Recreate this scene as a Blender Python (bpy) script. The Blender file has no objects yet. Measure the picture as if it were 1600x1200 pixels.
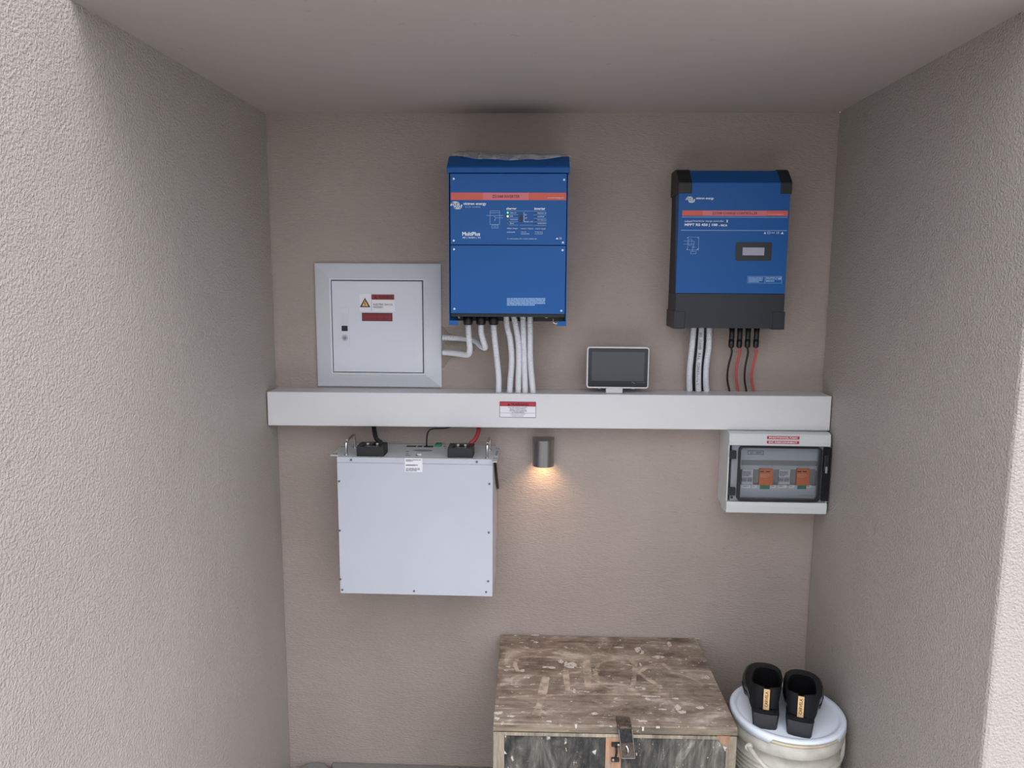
import bpy, bmesh, math, random
from mathutils import Vector, Matrix
random.seed(7)
C = bpy.context.scene
COL = C.collection
PI = math.pi

# ------------------------------------------------------------------ camera
F_PX, YAW, PITCH, ROLL, CAM_H = 1194.599, -0.03946, -0.14076, 0.00613, 1.57125
CAM = Vector((0.0, -2.27, CAM_H))
_f = Vector((math.sin(YAW)*math.cos(PITCH), math.cos(YAW)*math.cos(PITCH), math.sin(PITCH)))
_r0 = Vector((math.cos(YAW), -math.sin(YAW), 0)); _u0 = _r0.cross(_f)
_r = _r0*math.cos(ROLL) + _u0*math.sin(ROLL); _u = -_r0*math.sin(ROLL) + _u0*math.cos(ROLL)
cd = bpy.data.cameras.new('camera'); cam = bpy.data.objects.new('camera', cd); COL.objects.link(cam)
cd.sensor_width = 36; cd.lens = F_PX/1600*36; cd.clip_start = 0.02; cd.clip_end = 200
cam.matrix_world = Matrix(((_r.x, _u.x, -_f.x, CAM.x), (_r.y, _u.y, -_f.y, CAM.y), (_r.z, _u.z, -_f.z, CAM.z), (0, 0, 0, 1)))
C.camera = cam

# ------------------------------------------------------------------ light: overcast daylight
w = bpy.data.worlds.new('overcast_sky'); C.world = w; w.use_nodes = True
nt = w.node_tree; nt.nodes.clear()
out = nt.nodes.new('ShaderNodeOutputWorld'); bg = nt.nodes.new('ShaderNodeBackground')
tc = nt.nodes.new('ShaderNodeTexCoord'); sx = nt.nodes.new('ShaderNodeSeparateXYZ'); cr = nt.nodes.new('ShaderNodeValToRGB')
nt.links.new(tc.outputs['Generated'], sx.inputs[0]); nt.links.new(sx.outputs['Z'], cr.inputs[0])
cr.color_ramp.elements[0].position = 0.0; cr.color_ramp.elements[0].color = (0.42, 0.43, 0.45, 1)
cr.color_ramp.elements[1].position = 0.75; cr.color_ramp.elements[1].color = (0.97, 1.0, 1.06, 1)
nt.links.new(cr.outputs[0], bg.inputs[0]); bg.inputs[1].default_value = 1.75
nt.links.new(bg.outputs[0], out.inputs[0])
sl = bpy.data.lights.new('veiled_sun', 'SUN'); so = bpy.data.objects.new('veiled_sun', sl); COL.objects.link(so)
sl.energy = 1.15; sl.angle = math.radians(50); sl.color = (1.0, 0.99, 0.97)
so.rotation_euler = Vector((-0.45, 0.28, -1.0)).to_track_quat('-Z', 'Y').to_euler()
C.view_settings.view_transform = 'Standard'; C.view_settings.look = 'None'
C.view_settings.gamma = 1.0; C.view_settings.use_curve_mapping = False
C.view_settings.exposure = 0.90

# ------------------------------------------------------------------ measuring helpers (photo measurements -> metres)
def ray(x, y): return _r*((x-800)/F_PX) + _u*((600-y)/F_PX) + _f
def at(x, y, d):
    r = ray(x, y); return CAM + r*((-d-CAM.y)/r.y)
def atz(x, y, z):
    r = ray(x, y); return CAM + r*((z-CAM.z)/r.z)
def rect(px, d):
    x0, y0, x1, y1 = px; ym = (y0+y1)/2; xm = (x0+x1)/2
    return at(x0, ym, d).x, at(x1, ym, d).x, at(xm, y1, d).z, at(xm, y0, d).z

# ------------------------------------------------------------------ materials
def srgb(r, g, b):
    f = lambda c: (c/255)/12.92 if c/255 <= 0.04045 else (((c/255)+0.055)/1.055)**2.4
    return (f(r), f(g), f(b), 1)
def mat(name, col, rough=0.5, metal=0.0, vary=0.0, vscale=6.0, bump=0.0, bscale=200, spec=0.5, emit=None, alpha=1.0, stretch=(1, 1, 1), bdist=0.002):
    m = bpy.data.materials.new(name); m.use_nodes = True
    n = m.node_tree; b = n.nodes['Principled BSDF']
    b.inputs['Base Color'].default_value = col; b.inputs['Roughness'].default_value = rough
    b.inputs['Metallic'].default_value = metal; b.inputs['Specular IOR Level'].default_value = spec
    tcn = n.nodes.new('ShaderNodeTexCoord'); mp = n.nodes.new('ShaderNodeMapping'); mp.inputs['Scale'].default_value = stretch
    n.links.new(tcn.outputs['Object'], mp.inputs[0])
    # every surface carries at least a faint procedural mottling
    nz = n.nodes.new('ShaderNodeTexNoise'); nz.inputs['Scale'].default_value = vscale; nz.inputs['Detail'].default_value = 6
    n.links.new(mp.outputs[0], nz.inputs['Vector'])
    v = max(vary, 0.02)
    mx = n.nodes.new('ShaderNodeMix'); mx.data_type = 'RGBA'
    mx.inputs['A'].default_value = (col[0]*(1-v), col[1]*(1-v), col[2]*(1-v), 1)
    mx.inputs['B'].default_value = (min(1, col[0]*(1+v)), min(1, col[1]*(1+v)), min(1, col[2]*(1+v)), 1)
    mr = n.nodes.new('ShaderNodeMapRange'); mr.inputs['From Min'].default_value = 0.3; mr.inputs['From Max'].default_value = 0.7
    n.links.new(nz.outputs['Fac'], mr.inputs['Value']); n.links.new(mr.outputs[0], mx.inputs['Factor']); n.links.new(mx.outputs['Result'], b.inputs['Base Color'])
    if bump:
        nb = n.nodes.new('ShaderNodeTexNoise'); nb.inputs['Scale'].default_value = bscale; nb.inputs['Detail'].default_value = 3
        n.links.new(mp.outputs[0], nb.inputs['Vector'])
        bp = n.nodes.new('ShaderNodeBump'); bp.inputs['Strength'].default_value = bump; bp.inputs['Distance'].default_value = bdist
        n.links.new(nb.outputs['Fac'], bp.inputs['Height']); n.links.new(bp.outputs[0], b.inputs['Normal'])
    if emit:
        b.inputs['Emission Color'].default_value = emit[0]; b.inputs['Emission Strength'].default_value = emit[1]
    if alpha < 1: b.inputs['Alpha'].default_value = alpha
    return m

def plaster(name, col, streak=(1, 1, 1), grain=150, strength=0.6, dist=0.004, blot=0.06, rough=0.62, soft=0.5, det=3, spec=0.35):
    m = bpy.data.materials.new(name); m.use_nodes = True
    n = m.node_tree; b = n.nodes['Principled BSDF']; L = n.links.new
    b.inputs['Roughness'].default_value = rough; b.inputs['Specular IOR Level'].default_value = spec
    t = n.nodes.new('ShaderNodeTexCoord'); mp = n.nodes.new('ShaderNodeMapping'); mp.inputs['Scale'].default_value = streak
    L(t.outputs['Object'], mp.inputs[0])
    big = n.nodes.new('ShaderNodeTexNoise'); big.inputs['Scale'].default_value = 2.3; big.inputs['Detail'].default_value = 8; big.inputs['Roughness'].default_value = 0.6
    L(t.outputs['Object'], big.inputs['Vector'])
    fine = n.nodes.new('ShaderNodeTexNoise'); fine.inputs['Scale'].default_value = grain*0.5; fine.inputs['Detail'].default_value = 4
    L(mp.outputs[0], fine.inputs['Vector'])
    add = n.nodes.new('ShaderNodeMath'); add.operation = 'MULTIPLY_ADD'; add.inputs[1].default_value = 0.35
    L(fine.outputs['Fac'], add.inputs[0]); L(big.outputs['Fac'], add.inputs[2])
    mr = n.nodes.new('ShaderNodeMapRange'); mr.inputs['From Min'].default_value = 0.42; mr.inputs['From Max'].default_value = 0.95
    L(add.outputs[0], mr.inputs['Value'])
    mx = n.nodes.new('ShaderNodeMix'); mx.data_type = 'RGBA'
    mx.inputs['A'].default_value = (col[0]*(1-blot), col[1]*(1-blot*1.1), col[2]*(1-blot*1.1), 1)
    mx.inputs['B'].default_value = (col[0]*(1+blot), col[1]*(1+blot), col[2]*(1+blot), 1)
    L(mr.outputs[0], mx.inputs['Factor'])
    # small scuffs and trowel nicks
    vz = n.nodes.new('ShaderNodeTexNoise'); vz.inputs['Scale'].default_value = 26; vz.inputs['Detail'].default_value = 2; L(mp.outputs[0], vz.inputs['Vector'])
    vr = n.nodes.new('ShaderNodeMapRange'); vr.inputs['From Min'].default_value = 0.71; vr.inputs['From Max'].default_value = 0.76; L(vz.outputs['Fac'], vr.inputs['Value'])
    sc = n.nodes.new('ShaderNodeMath'); sc.operation = 'MULTIPLY'; sc.inputs[1].default_value = 0.35; L(vr.outputs[0], sc.inputs[0])
    mx2 = n.nodes.new('ShaderNodeMix'); mx2.data_type = 'RGBA'; mx2.inputs['B'].default_value = (col[0]*0.6, col[1]*0.58, col[2]*0.55, 1)
    L(sc.outputs[0], mx2.inputs['Factor']); L(mx.outputs['Result'], mx2.inputs['A']); L(mx2.outputs['Result'], b.inputs['Base Color'])
    g1 = n.nodes.new('ShaderNodeTexNoise'); g1.inputs['Scale'].default_value = grain; g1.inputs['Detail'].default_value = det; g1.inputs['Roughness'].default_value = 0.6
    L(mp.outputs[0], g1.inputs['Vector'])
    g2 = n.nodes.new('ShaderNodeTexNoise'); g2.inputs['Scale'].default_value = 14; g2.inputs['Detail'].default_value = 3; L(mp.outputs[0], g2.inputs['Vector'])
    hs = n.nodes.new('ShaderNodeMath'); hs.operation = 'MULTIPLY_ADD'; hs.inputs[1].default_value = soft; L(g2.outputs['Fac'], hs.inputs[0]); L(g1.outputs['Fac'], hs.inputs[2])
    bp = n.nodes.new('ShaderNodeBump'); bp.inputs['Strength'].default_value = strength; bp.inputs['Distance'].default_value = dist
    L(hs.outputs[0], bp.inputs['Height']); L(bp.outputs[0], b.inputs['Normal'])
    return m

WALLC = srgb(162, 149, 142)
SIDEC = srgb(167, 160, 154)
CEILC = srgb(168, 160, 156)
M = dict(
    wall_back=plaster('taupe_brushed_plaster', WALLC, (1, 1, 2.8), 85, 0.7, 0.0045, 0.10),
    wall_side=plaster('taupe_grained_plaster', SIDEC, (1, 1, 1), 200, 1.0, 0.0058, 0.05, 0.42, det=2.2, spec=0.5),
    ceiling=plaster('taupe_smooth_plaster', CEILC, (1, 1, 1), 60, 0.15, 0.002, 0.04),
    floor=plaster('grey_concrete', srgb(120, 120, 116), (1, 1, 1), 90, 0.5, 0.003, 0.12),
    yard=plaster('pale_bounce_concrete', srgb(214, 213, 209), (1, 1, 1), 90, 0.5, 0.003, 0.08),  # unseen ground, colour raised to bounce light onto the ceiling
    soil=mat('dark_joint_soil', srgb(40, 36, 33), 0.9, vary=0.3, bump=0.6, bscale=90),
    mortar=plaster('raw_patch_mortar', srgb(140, 132, 122), (1, 1, 1), 60, 0.9, 0.006, 0.12, 0.85),
    white=mat('white_powder_coat', srgb(206, 205, 208), 0.42, bump=0.05, bscale=600),
    coolwhite=mat('cool_white_enamel', srgb(181, 183, 195), 0.38, bump=0.05, bscale=600),
    door_white=mat('white_door_enamel', srgb(204, 207, 217), 0.38, bump=0.05, bscale=600),
    frame_white=mat('pale_grey_enamel', srgb(200, 203, 210), 0.4, bump=0.05, bscale=600),
    zinc=mat('light_grey_steel', srgb(186, 188, 190), 0.5, metal=0.0, vary=0.04, vscale=20),
    blue=mat('blue_enamel', srgb(6, 82, 152), 0.45, spec=0.35),
    blue_shaded=mat('blue_enamel_hood', srgb(6, 80, 148), 0.45, spec=0.35),  # same enamel, with the hood's weaker light put into the colour
    orange=mat('salmon_orange_print', srgb(206, 92, 76), 0.5),
    tape=mat('pink_label_tape', srgb(206, 106, 112), 0.35),
    tapeink=mat('dark_red_ink', srgb(110, 30, 40), 0.5),
    print_w=mat('white_print', srgb(225, 232, 240), 0.5),
    print_b=mat('pale_blue_print', srgb(140, 175, 215), 0.5),
    ink=mat('black_ink', srgb(38, 34, 40), 0.5),
    inkgrey=mat('grey_ink', srgb(105, 100, 110), 0.5),
    red=mat('red_sticker', srgb(170, 38, 58), 0.45),
    darkred=mat('dark_red_sticker', srgb(128, 34, 44), 0.45),
    maroon=mat('maroon_ink', srgb(74, 12, 22), 0.5),
    yellow=mat('amber_sticker', srgb(222, 176, 110), 0.5),
    sticker=mat('white_sticker', srgb(222, 220, 226), 0.45),
    black=mat('black_plastic', srgb(22, 23, 28), 0.48, bump=0.06, bscale=500),
    blackdeep=mat('deep_black_plastic', srgb(14, 14, 17), 0.4),
    charcoal=mat('charcoal_plastic', srgb(26, 28, 37), 0.45, bump=0.06, bscale=600),
    conduit=mat('white_corrugated_pvc', srgb(212, 213, 220), 0.45),
    chrome=mat('polished_chrome', srgb(215, 215, 218), 0.12, metal=1.0),
    screwm=mat('zinc_screw', srgb(92, 95, 102), 0.4, metal=0.3),
    screwl=mat('pale_screw', srgb(205, 212, 222), 0.4, metal=0.2),
    cable_k=mat('black_rubber_cable', srgb(20, 20, 22), 0.5),
    cable_r=mat('red_rubber_cable', srgb(148, 44, 52), 0.45),
    wire_r=mat('red_wire_jacket', srgb(182, 76, 72), 0.5),
    lcd=mat('pale_lcd', srgb(158, 156, 178), 0.3),
    screen=mat('dark_glossy_screen', srgb(62, 63, 70), 0.12, spec=0.5),
    bezel=mat('black_glass_bezel', srgb(16, 17, 24), 0.1),
    tin=mat('brushed_steel', srgb(165, 163, 163), 0.27, metal=1.0, vary=0.08, vscale=40, stretch=(1, 1, 0.05)),
    pvwhite=mat('light_grey_abs', srgb(196, 199, 200), 0.45, bump=0.04, bscale=500),
    pvframe=mat('mid_grey_abs', srgb(132, 134, 142), 0.45),
    gasket=mat('black_gasket', srgb(22, 25, 31), 0.4),
    insert=mat('grey_insert_panel', srgb(186, 189, 196), 0.5),
    insert_d=mat('darker_insert_panel', srgb(134, 134, 136), 0.5),
    breaker=mat('breaker_grey', srgb(196, 197, 200), 0.5),
    spd=mat('orange_module_plastic', srgb(214, 112, 64), 0.45),
    green=mat('green_plastic', srgb(32, 120, 92), 0.45),
    ledg=mat('green_lamp', srgb(40, 160, 70), 0.4, emit=(srgb(90, 240, 130), 1.2)),
    ledy=mat('yellow_lamp', srgb(220, 200, 60), 0.4, emit=(srgb(255, 235, 110), 1.6)),
    ledd=mat('unlit_amber_lamp', srgb(96, 100, 60), 0.4),
    ledx=mat('unlit_dark_lamp', srgb(30, 30, 60), 0.4),
    bulb=mat('warm_lamp_lens', srgb(255, 230, 190), 0.4, emit=(srgb(255, 205, 140), 8.0)),
    pail=mat('offwhite_pail_plastic', srgb(192, 188, 178), 0.5, vary=0.14, vscale=30, bump=0.1, bscale=60),
    paillid=mat('bluish_white_lid_plastic', srgb(226, 233, 245), 0.4, vary=0.03, vscale=12, bump=0.08, bscale=40),
    pailring=mat('stained_cream_ring', srgb(205, 188, 165), 0.5, vary=0.15, vscale=30),
    suede=mat('black_suede', srgb(20, 21, 26), 0.75, bump=0.3, bscale=900, spec=0.3),
    patent=mat('black_leather', srgb(18, 19, 24), 0.3, bump=0.15, bscale=300),
    lining=mat('black_lining', srgb(9, 9, 11), 0.9, spec=0.1),
    sole=mat('dark_heel_rubber', srgb(31, 31, 37), 0.55, bump=0.1, bscale=300),
    gold=mat('pale_gold_plate', srgb(214, 178, 132), 0.32, metal=0.7),
    goldink=mat('engraved_brown', srgb(84, 58, 38), 0.6),
    rust=mat('worn_dark_iron', srgb(96, 84, 76), 0.5, metal=0.6, vary=0.5, vscale=120, bump=0.5, bscale=250),
    ironk=mat('blackened_iron', srgb(44, 44, 46), 0.45, metal=0.5, vary=0.6, vscale=150, bump=0.4, bscale=250),
    splash=mat('dried_white_paint', srgb(205, 200, 192), 0.7, vary=0.1, vscale=120, bump=0.6, bscale=160),
)

def wood(name, cols, scale, stretch, speck=0.62, speckcol=srgb(196, 188, 176), bump=0.5, dark=None):
    """weathered painted timber: stretched grain, colour patches and paint specks"""
    m = bpy.data.materials.new(name); m.use_nodes = True
    n = m.node_tree; b = n.nodes['Principled BSDF']; L = n.links.new
    b.inputs['Roughness'].default_value = 0.78; b.inputs['Specular IOR Level'].default_value = 0.25
    t = n.nodes.new('ShaderNodeTexCoord'); mp = n.nodes.new('ShaderNodeMapping'); mp.inputs['Scale'].default_value = stretch
    L(t.outputs['Object'], mp.inputs[0])
    a = n.nodes.new('ShaderNodeTexNoise'); a.inputs['Scale'].default_value = scale; a.inputs['Detail'].default_value = 9; a.inputs['Roughness'].default_value = 0.68; a.inputs['Distortion'].default_value = 0.6
    L(mp.outputs[0], a.inputs['Vector'])
    cr = n.nodes.new('ShaderNodeValToRGB'); L(a.outputs['Fac'], cr.inputs[0])
    while len(cr.color_ramp.elements) < len(cols): cr.color_ramp.elements.new(0.5)
    for i, (p, c) in enumerate(cols): cr.color_ramp.elements[i].position = p; cr.color_ramp.elements[i].color = c
    g = n.nodes.new('ShaderNodeTexNoise'); g.inputs['Scale'].default_value = 60; g.inputs['Detail'].default_value = 5; g.inputs['Roughness'].default_value = 0.7
    mp2 = n.nodes.new('ShaderNodeMapping'); mp2.inputs['Scale'].default_value = tuple(0.12 if s == min(stretch) else 1.6 for s in stretch)
    L(t.outputs['Object'], mp2.inputs[0]); L(mp2.outputs[0], g.inputs['Vector'])
    gr = n.nodes.new('ShaderNodeMapRange'); gr.inputs['From Min'].default_value = 0.3; gr.inputs['From Max'].default_value = 0.7; gr.inputs['To Min'].default_value = 0.62; gr.inputs['To Max'].default_value = 1.25
    L(g.outputs['Fac'], gr.inputs['Value'])
    mul = n.nodes.new('ShaderNodeVectorMath'); mul.operation = 'SCALE'; L(cr.outputs[0], mul.inputs[0]); L(gr.outputs[0], mul.inputs['Scale'])
    s = n.nodes.new('ShaderNodeTexNoise'); s.inputs['Scale'].default_value = 55; s.inputs['Detail'].default_value = 4; s.inputs['Roughness'].default_value = 0.75
    mp3 = n.nodes.new('ShaderNodeMapping'); mp3.inputs['Scale'].default_value = tuple(0.6 if q == min(stretch) else 1.2 for q in stretch); mp3.inputs['Location'].default_value = (3, 1, 2)
    L(t.outputs['Object'], mp3.inputs[0]); L(mp3.outputs[0], s.inputs['Vector'])
    sr = n.nodes.new('ShaderNodeMapRange'); sr.inputs['From Min'].default_value = speck; sr.inputs['From Max'].default_value = speck+0.06; L(s.outputs['Fac'], sr.inputs['Value'])
    mx = n.nodes.new('ShaderNodeMix'); mx.data_type = 'RGBA'; mx.inputs['B'].default_value = speckcol
    L(sr.outputs[0], mx.inputs['Factor']); L(mul.outputs[0], mx.inputs['A']); L(mx.outputs['Result'], b.inputs['Base Color'])
    bp = n.nodes.new('ShaderNodeBump'); bp.inputs['Strength'].default_value = bump; bp.inputs['Distance'].default_value = 0.002
    ad = n.nodes.new('ShaderNodeMath'); ad.operation = 'ADD'; L(g.outputs['Fac'], ad.inputs[0]); L(a.outputs['Fac'], ad.inputs[1])
    L(ad.outputs[0], bp.inputs['Height']); L(bp.outputs[0], b.inputs['Normal'])
    return m
M['lidwood'] = wood('weathered_lid_wood', [(0.30, srgb(82, 68, 60)), (0.43, srgb(122, 107, 96)), (0.55, srgb(146, 131, 119)), (0.66, srgb(188, 175, 163))], 11, (0.8, 1.2, 1), 0.61)
M['framewood'] = wood('weathered_frame_wood', [(0.32, srgb(92, 82, 72)), (0.46, srgb(138, 128, 114)), (0.58, srgb(160, 148, 132)), (0.7, srgb(176, 118, 88))], 9, (1, 1, 0.4), 0.66)
M['edgewood'] = wood('weathered_lid_edge', [(0.32, srgb(70, 64, 58)), (0.46, srgb(126, 114, 100)), (0.58, srgb(150, 136, 120)), (0.7, srgb(176, 150, 130))], 9, (0.3, 1, 1.5), 0.62)
M['barewood'] = wood('bare_orange_wood', [(0.32, srgb(110, 102, 90)), (0.45, srgb(146, 136, 120)), (0.55, srgb(160, 124, 102)), (0.7, srgb(168, 112, 84))], 9, (1, 1, 0.4), 0.7)
M['blackwood'] = wood('worn_black_paint_panel', [(0.36, srgb(40, 40, 42)), (0.47, srgb(66, 65, 64)), (0.57, srgb(98, 95, 90)), (0.67, srgb(150, 145, 138))], 13, (1, 1, 0.5), 0.63, bump=0.8)

def ghost_paint():
    m = bpy.data.materials.new('faded_tan_paint'); m.use_nodes = True
    n = m.node_tree; b = n.nodes['Principled BSDF']; L = n.links.new
    b.inputs['Base Color'].default_value = srgb(196, 178, 160); b.inputs['Roughness'].default_value = 0.8
    t = n.nodes.new('ShaderNodeTexCoord'); z = n.nodes.new('ShaderNodeTexNoise'); z.inputs['Scale'].default_value = 30; z.inputs['Detail'].default_value = 5; L(t.outputs['Object'], z.inputs['Vector'])
    r = n.nodes.new('ShaderNodeMapRange'); r.inputs['From Min'].default_value = 0.28; r.inputs['From Max'].default_value = 0.62; r.inputs['To Max'].default_value = 0.8
    L(z.outputs['Fac'], r.inputs['Value']); L(r.outputs[0], b.inputs['Alpha'])
    return m
M['ghost'] = ghost_paint()
def film(name, base, fac, rough):
    """clear or smoked sheet: mostly straight-through with a glossy coat"""
    m = bpy.data.materials.new(name); m.use_nodes = True; n = m.node_tree; n.nodes.clear(); L = n.links.new
    o = n.nodes.new('ShaderNodeOutputMaterial'); mix = n.nodes.new('ShaderNodeMixShader'); tr = n.nodes.new('ShaderNodeBsdfTransparent'); gl = n.nodes.new('ShaderNodeBsdfGlossy')
    lw = n.nodes.new('ShaderNodeFresnel'); lw.inputs[0].default_value = 1.45; ad = n.nodes.new('ShaderNodeMath'); ad.operation = 'ADD'; ad.inputs[1].default_value = fac
    tcn = n.nodes.new('ShaderNodeTexCoord'); nz = n.nodes.new('ShaderNodeTexNoise'); nz.inputs['Scale'].default_value = 14; L(tcn.outputs['Object'], nz.inputs['Vector'])
    mr = n.nodes.new('ShaderNodeMapRange'); mr.inputs['To Min'].default_value = rough*0.6; mr.inputs['To Max'].default_value = rough*1.4; L(nz.outputs['Fac'], mr.inputs['Value']); L(mr.outputs[0], gl.inputs['Roughness'])
    tr.inputs[0].default_value = base; L(lw.outputs[0], ad.inputs[0]); L(ad.outputs[0], mix.inputs[0]); L(tr.outputs[0], mix.inputs[1]); L(gl.outputs[0], mix.inputs[2]); L(mix.outputs[0], o.inputs[0])
    return m
M['smoked'] = film('smoked_clear_door', (0.93, 0.94, 0.95, 1), 0.02, 0.08)
def milky(name):
    m = bpy.data.materials.new(name); m.use_nodes = True; n = m.node_tree; b = n.nodes['Principled BSDF']; L = n.links.new
    b.inputs['Base Color'].default_value = (0.75, 0.78, 0.8, 1); b.inputs['Roughness'].default_value = 0.18
    t = n.nodes.new('ShaderNodeTexCoord'); z = n.nodes.new('ShaderNodeTexNoise'); z.inputs['Scale'].default_value = 25; z.inputs['Detail'].default_value = 3; L(t.outputs['Object'], z.inputs['Vector'])
    r = n.nodes.new('ShaderNodeMapRange'); r.inputs['From Min'].default_value = 0.35; r.inputs['From Max'].default_value = 0.7; r.inputs['To Min'].default_value = 0.18; r.inputs['To Max'].default_value = 0.6
    L(z.outputs['Fac'], r.inputs['Value']); L(r.outputs[0], b.inputs['Alpha']); return m
M['film'] = milky('clear_plastic_film')
def ragged(name, col, lo):
    m = bpy.data.materials.new(name); m.use_nodes = True; n = m.node_tree; b = n.nodes['Principled BSDF']; L = n.links.new
    b.inputs['Base Color'].default_value = col; b.inputs['Roughness'].default_value = 0.75
    t = n.nodes.new('ShaderNodeTexCoord'); z = n.nodes.new('ShaderNodeTexNoise'); z.inputs['Scale'].default_value = 120; z.inputs['Detail'].default_value = 5; z.inputs['Roughness'].default_value = 0.7; L(t.outputs['Object'], z.inputs['Vector'])
    r = n.nodes.new('ShaderNodeMapRange'); r.inputs['From Min'].default_value = lo; r.inputs['From Max'].default_value = lo+0.12; r.inputs['To Max'].default_value = 0.9
    L(z.outputs['Fac'], r.inputs['Value']); L(r.outputs[0], b.inputs['Alpha'])
    p = n.nodes.new('ShaderNodeBump'); p.inputs['Distance'].default_value = 0.001; L(z.outputs['Fac'], p.inputs['Height']); L(p.outputs[0], b.inputs['Normal']); return m
M['splash'] = ragged('dried_white_paint_ragged', srgb(200, 192, 184), 0.34)
M['clear'] = film('clear_cover', (0.85, 0.85, 0.86, 1), 0.08, 0.1)

# ------------------------------------------------------------------ mesh helpers
class B:
    """collects shapes in world metres and links them as ONE mesh object"""
    def __init__(s): s.bm = bmesh.new(); s.sm = False
    def box(s, x0, x1, y0, y1, z0, z1, bev=0, seg=2, rot=None):
        t = bmesh.new(); bmesh.ops.create_cube(t, size=1)
        for v in t.verts: v.co = Vector(((x0+x1)/2+v.co.x*abs(x1-x0), (y0+y1)/2+v.co.y*abs(y1-y0), (z0+z1)/2+v.co.z*abs(z1-z0)))
        if bev: bmesh.ops.bevel(t, geom=t.edges[:], offset=bev, segments=seg, affect='EDGES', profile=0.5)
        if rot:
            mid, mm = rot
            for v in t.verts: v.co = mm @ (v.co-mid) + mid
        return s.join(t)
    def join(s, t):
        me = bpy.data.meshes.new('tmp'); t.to_mesh(me); t.free(); s.bm.from_mesh(me); bpy.data.meshes.remove(me); return s
    def prism_x(s, prof, x0, x1, bev=0):
        """prof: list of (y,z) extruded along x"""
        t = bmesh.new(); a = [t.verts.new((x0, y, z)) for y, z in prof]; b = [t.verts.new((x1, y, z)) for y, z in prof]
        t.faces.new(a); t.faces.new(b[::-1]); k = len(prof)
        for i in range(k): t.faces.new((a[i], b[i], b[(i+1) % k], a[(i+1) % k]))
        bmesh.ops.recalc_face_normals(t, faces=t.faces[:])
        if bev: bmesh.ops.bevel(t, geom=t.edges[:], offset=bev, segments=2, affect='EDGES', profile=0.5)
        return s.join(t)
    def prism_y(s, prof, y0, y1, bev=0):
        t = bmesh.new(); a = [t.verts.new((x, y0, z)) for x, z in prof]; b = [t.verts.new((x, y1, z)) for x, z in prof]
        t.faces.new(a); t.faces.new(b[::-1]); k = len(prof)
        for i in range(k): t.faces.new((a[i], b[i], b[(i+1) % k], a[(i+1) % k]))
        bmesh.ops.recalc_face_normals(t, faces=t.faces[:])
        if bev: bmesh.ops.bevel(t, geom=t.edges[:], offset=bev, segments=2, affect='EDGES', profile=0.5)
        return s.join(t)
    def prism_z(s, prof, z0, z1, bev=0):
        t = bmesh.new(); a = [t.verts.new((x, y, z0)) for x, y in prof]; b = [t.verts.new((x, y, z1)) for x, y in prof]
        t.faces.new(a); t.faces.new(b[::-1]); k = len(prof)
        for i in range(k): t.faces.new((a[i], b[i], b[(i+1) % k], a[(i+1) % k]))
        bmesh.ops.recalc_face_normals(t, faces=t.faces[:])
        if bev: bmesh.ops.bevel(t, geom=t.edges[:], offset=bev, segments=2, affect='EDGES', profile=0.5)
        return s.join(t)
    def tube(s, pts, rad, seg=14, ribs=None, smooth_path=True, caps=True):
        """pts: list of Vector; rad const; ribs=(pitch, depth) makes corrugation"""
        p = spline(pts) if smooth_path and len(pts) > 2 else [Vector(q) for q in pts]
        if ribs:
            pitch, dep = ribs; p = resample(p, pitch/4)
            rr = [rad if (i % 4) in (0, 1) else rad-dep for i in range(len(p))]
        else: rr = [rad]*len(p)
        s.sm = s.sm or not ribs
        rings = []; n = None
        for i, q in enumerate(p):
            t = (p[min(i+1, len(p)-1)]-p[max(i-1, 0)]).normalized()
            if n is None:
                n = t.cross(Vector((0, 1, 0.01)))
                if n.length < 1e-3: n = t.cross(Vector((1, 0, 0)))
                n.normalize()
            n = (n - t*n.dot(t)).normalized(); b = t.cross(n)
            rings.append([s.bm.verts.new(q + (n*math.cos(2*PI*k/seg)+b*math.sin(2*PI*k/seg))*rr[i]) for k in range(seg)])
        for i in range(len(rings)-1):
            for k in range(seg):
                f = s.bm.faces.new((rings[i][k], rings[i][(k+1) % seg], rings[i+1][(k+1) % seg], rings[i+1][k])); f.smooth = not ribs
        if caps: s.bm.faces.new(rings[0][::-1]); s.bm.faces.new(rings[-1])
        return s
    def cyl(s, a, b, r, seg=24, r2=None):
        a, b = Vector(a), Vector(b); t = (b-a).normalized(); n = t.cross(Vector((0, 0, 1)))
        if n.length < 1e-3: n = t.cross(Vector((1, 0, 0)))
        n.normalize(); c = t.cross(n); r2 = r if r2 is None else r2
        A = [s.bm.verts.new(a+(n*math.cos(2*PI*k/seg)+c*math.sin(2*PI*k/seg))*r) for k in range(seg)]
        D = [s.bm.verts.new(b+(n*math.cos(2*PI*k/seg)+c*math.sin(2*PI*k/seg))*r2) for k in range(seg)]
        for k in range(seg):
            f = s.bm.faces.new((A[k], A[(k+1) % seg], D[(k+1) % seg], D[k])); f.smooth = True
        s.bm.faces.new(A[::-1]); s.bm.faces.new(D); return s
    def lathe(s, cx, cy, prof, seg=64, close=True, zfun=None):
        rings = []
        for j, (r, z) in enumerate(prof):
            rings.append([s.bm.verts.new((cx+r*math.cos(2*PI*k/seg), cy+r*math.sin(2*PI*k/seg), z + (zfun(j, 2*PI*k/seg) if zfun else 0))) for k in range(seg)])
        for i in range(len(rings)-1):
            for k in range(seg):
                f = s.bm.faces.new((rings[i][k], rings[i][(k+1) % seg], rings[i+1][(k+1) % seg], rings[i+1][k])); f.smooth = True
        if close: s.bm.faces.new(rings[0][::-1]); s.bm.faces.new(rings[-1])
        return s
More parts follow.
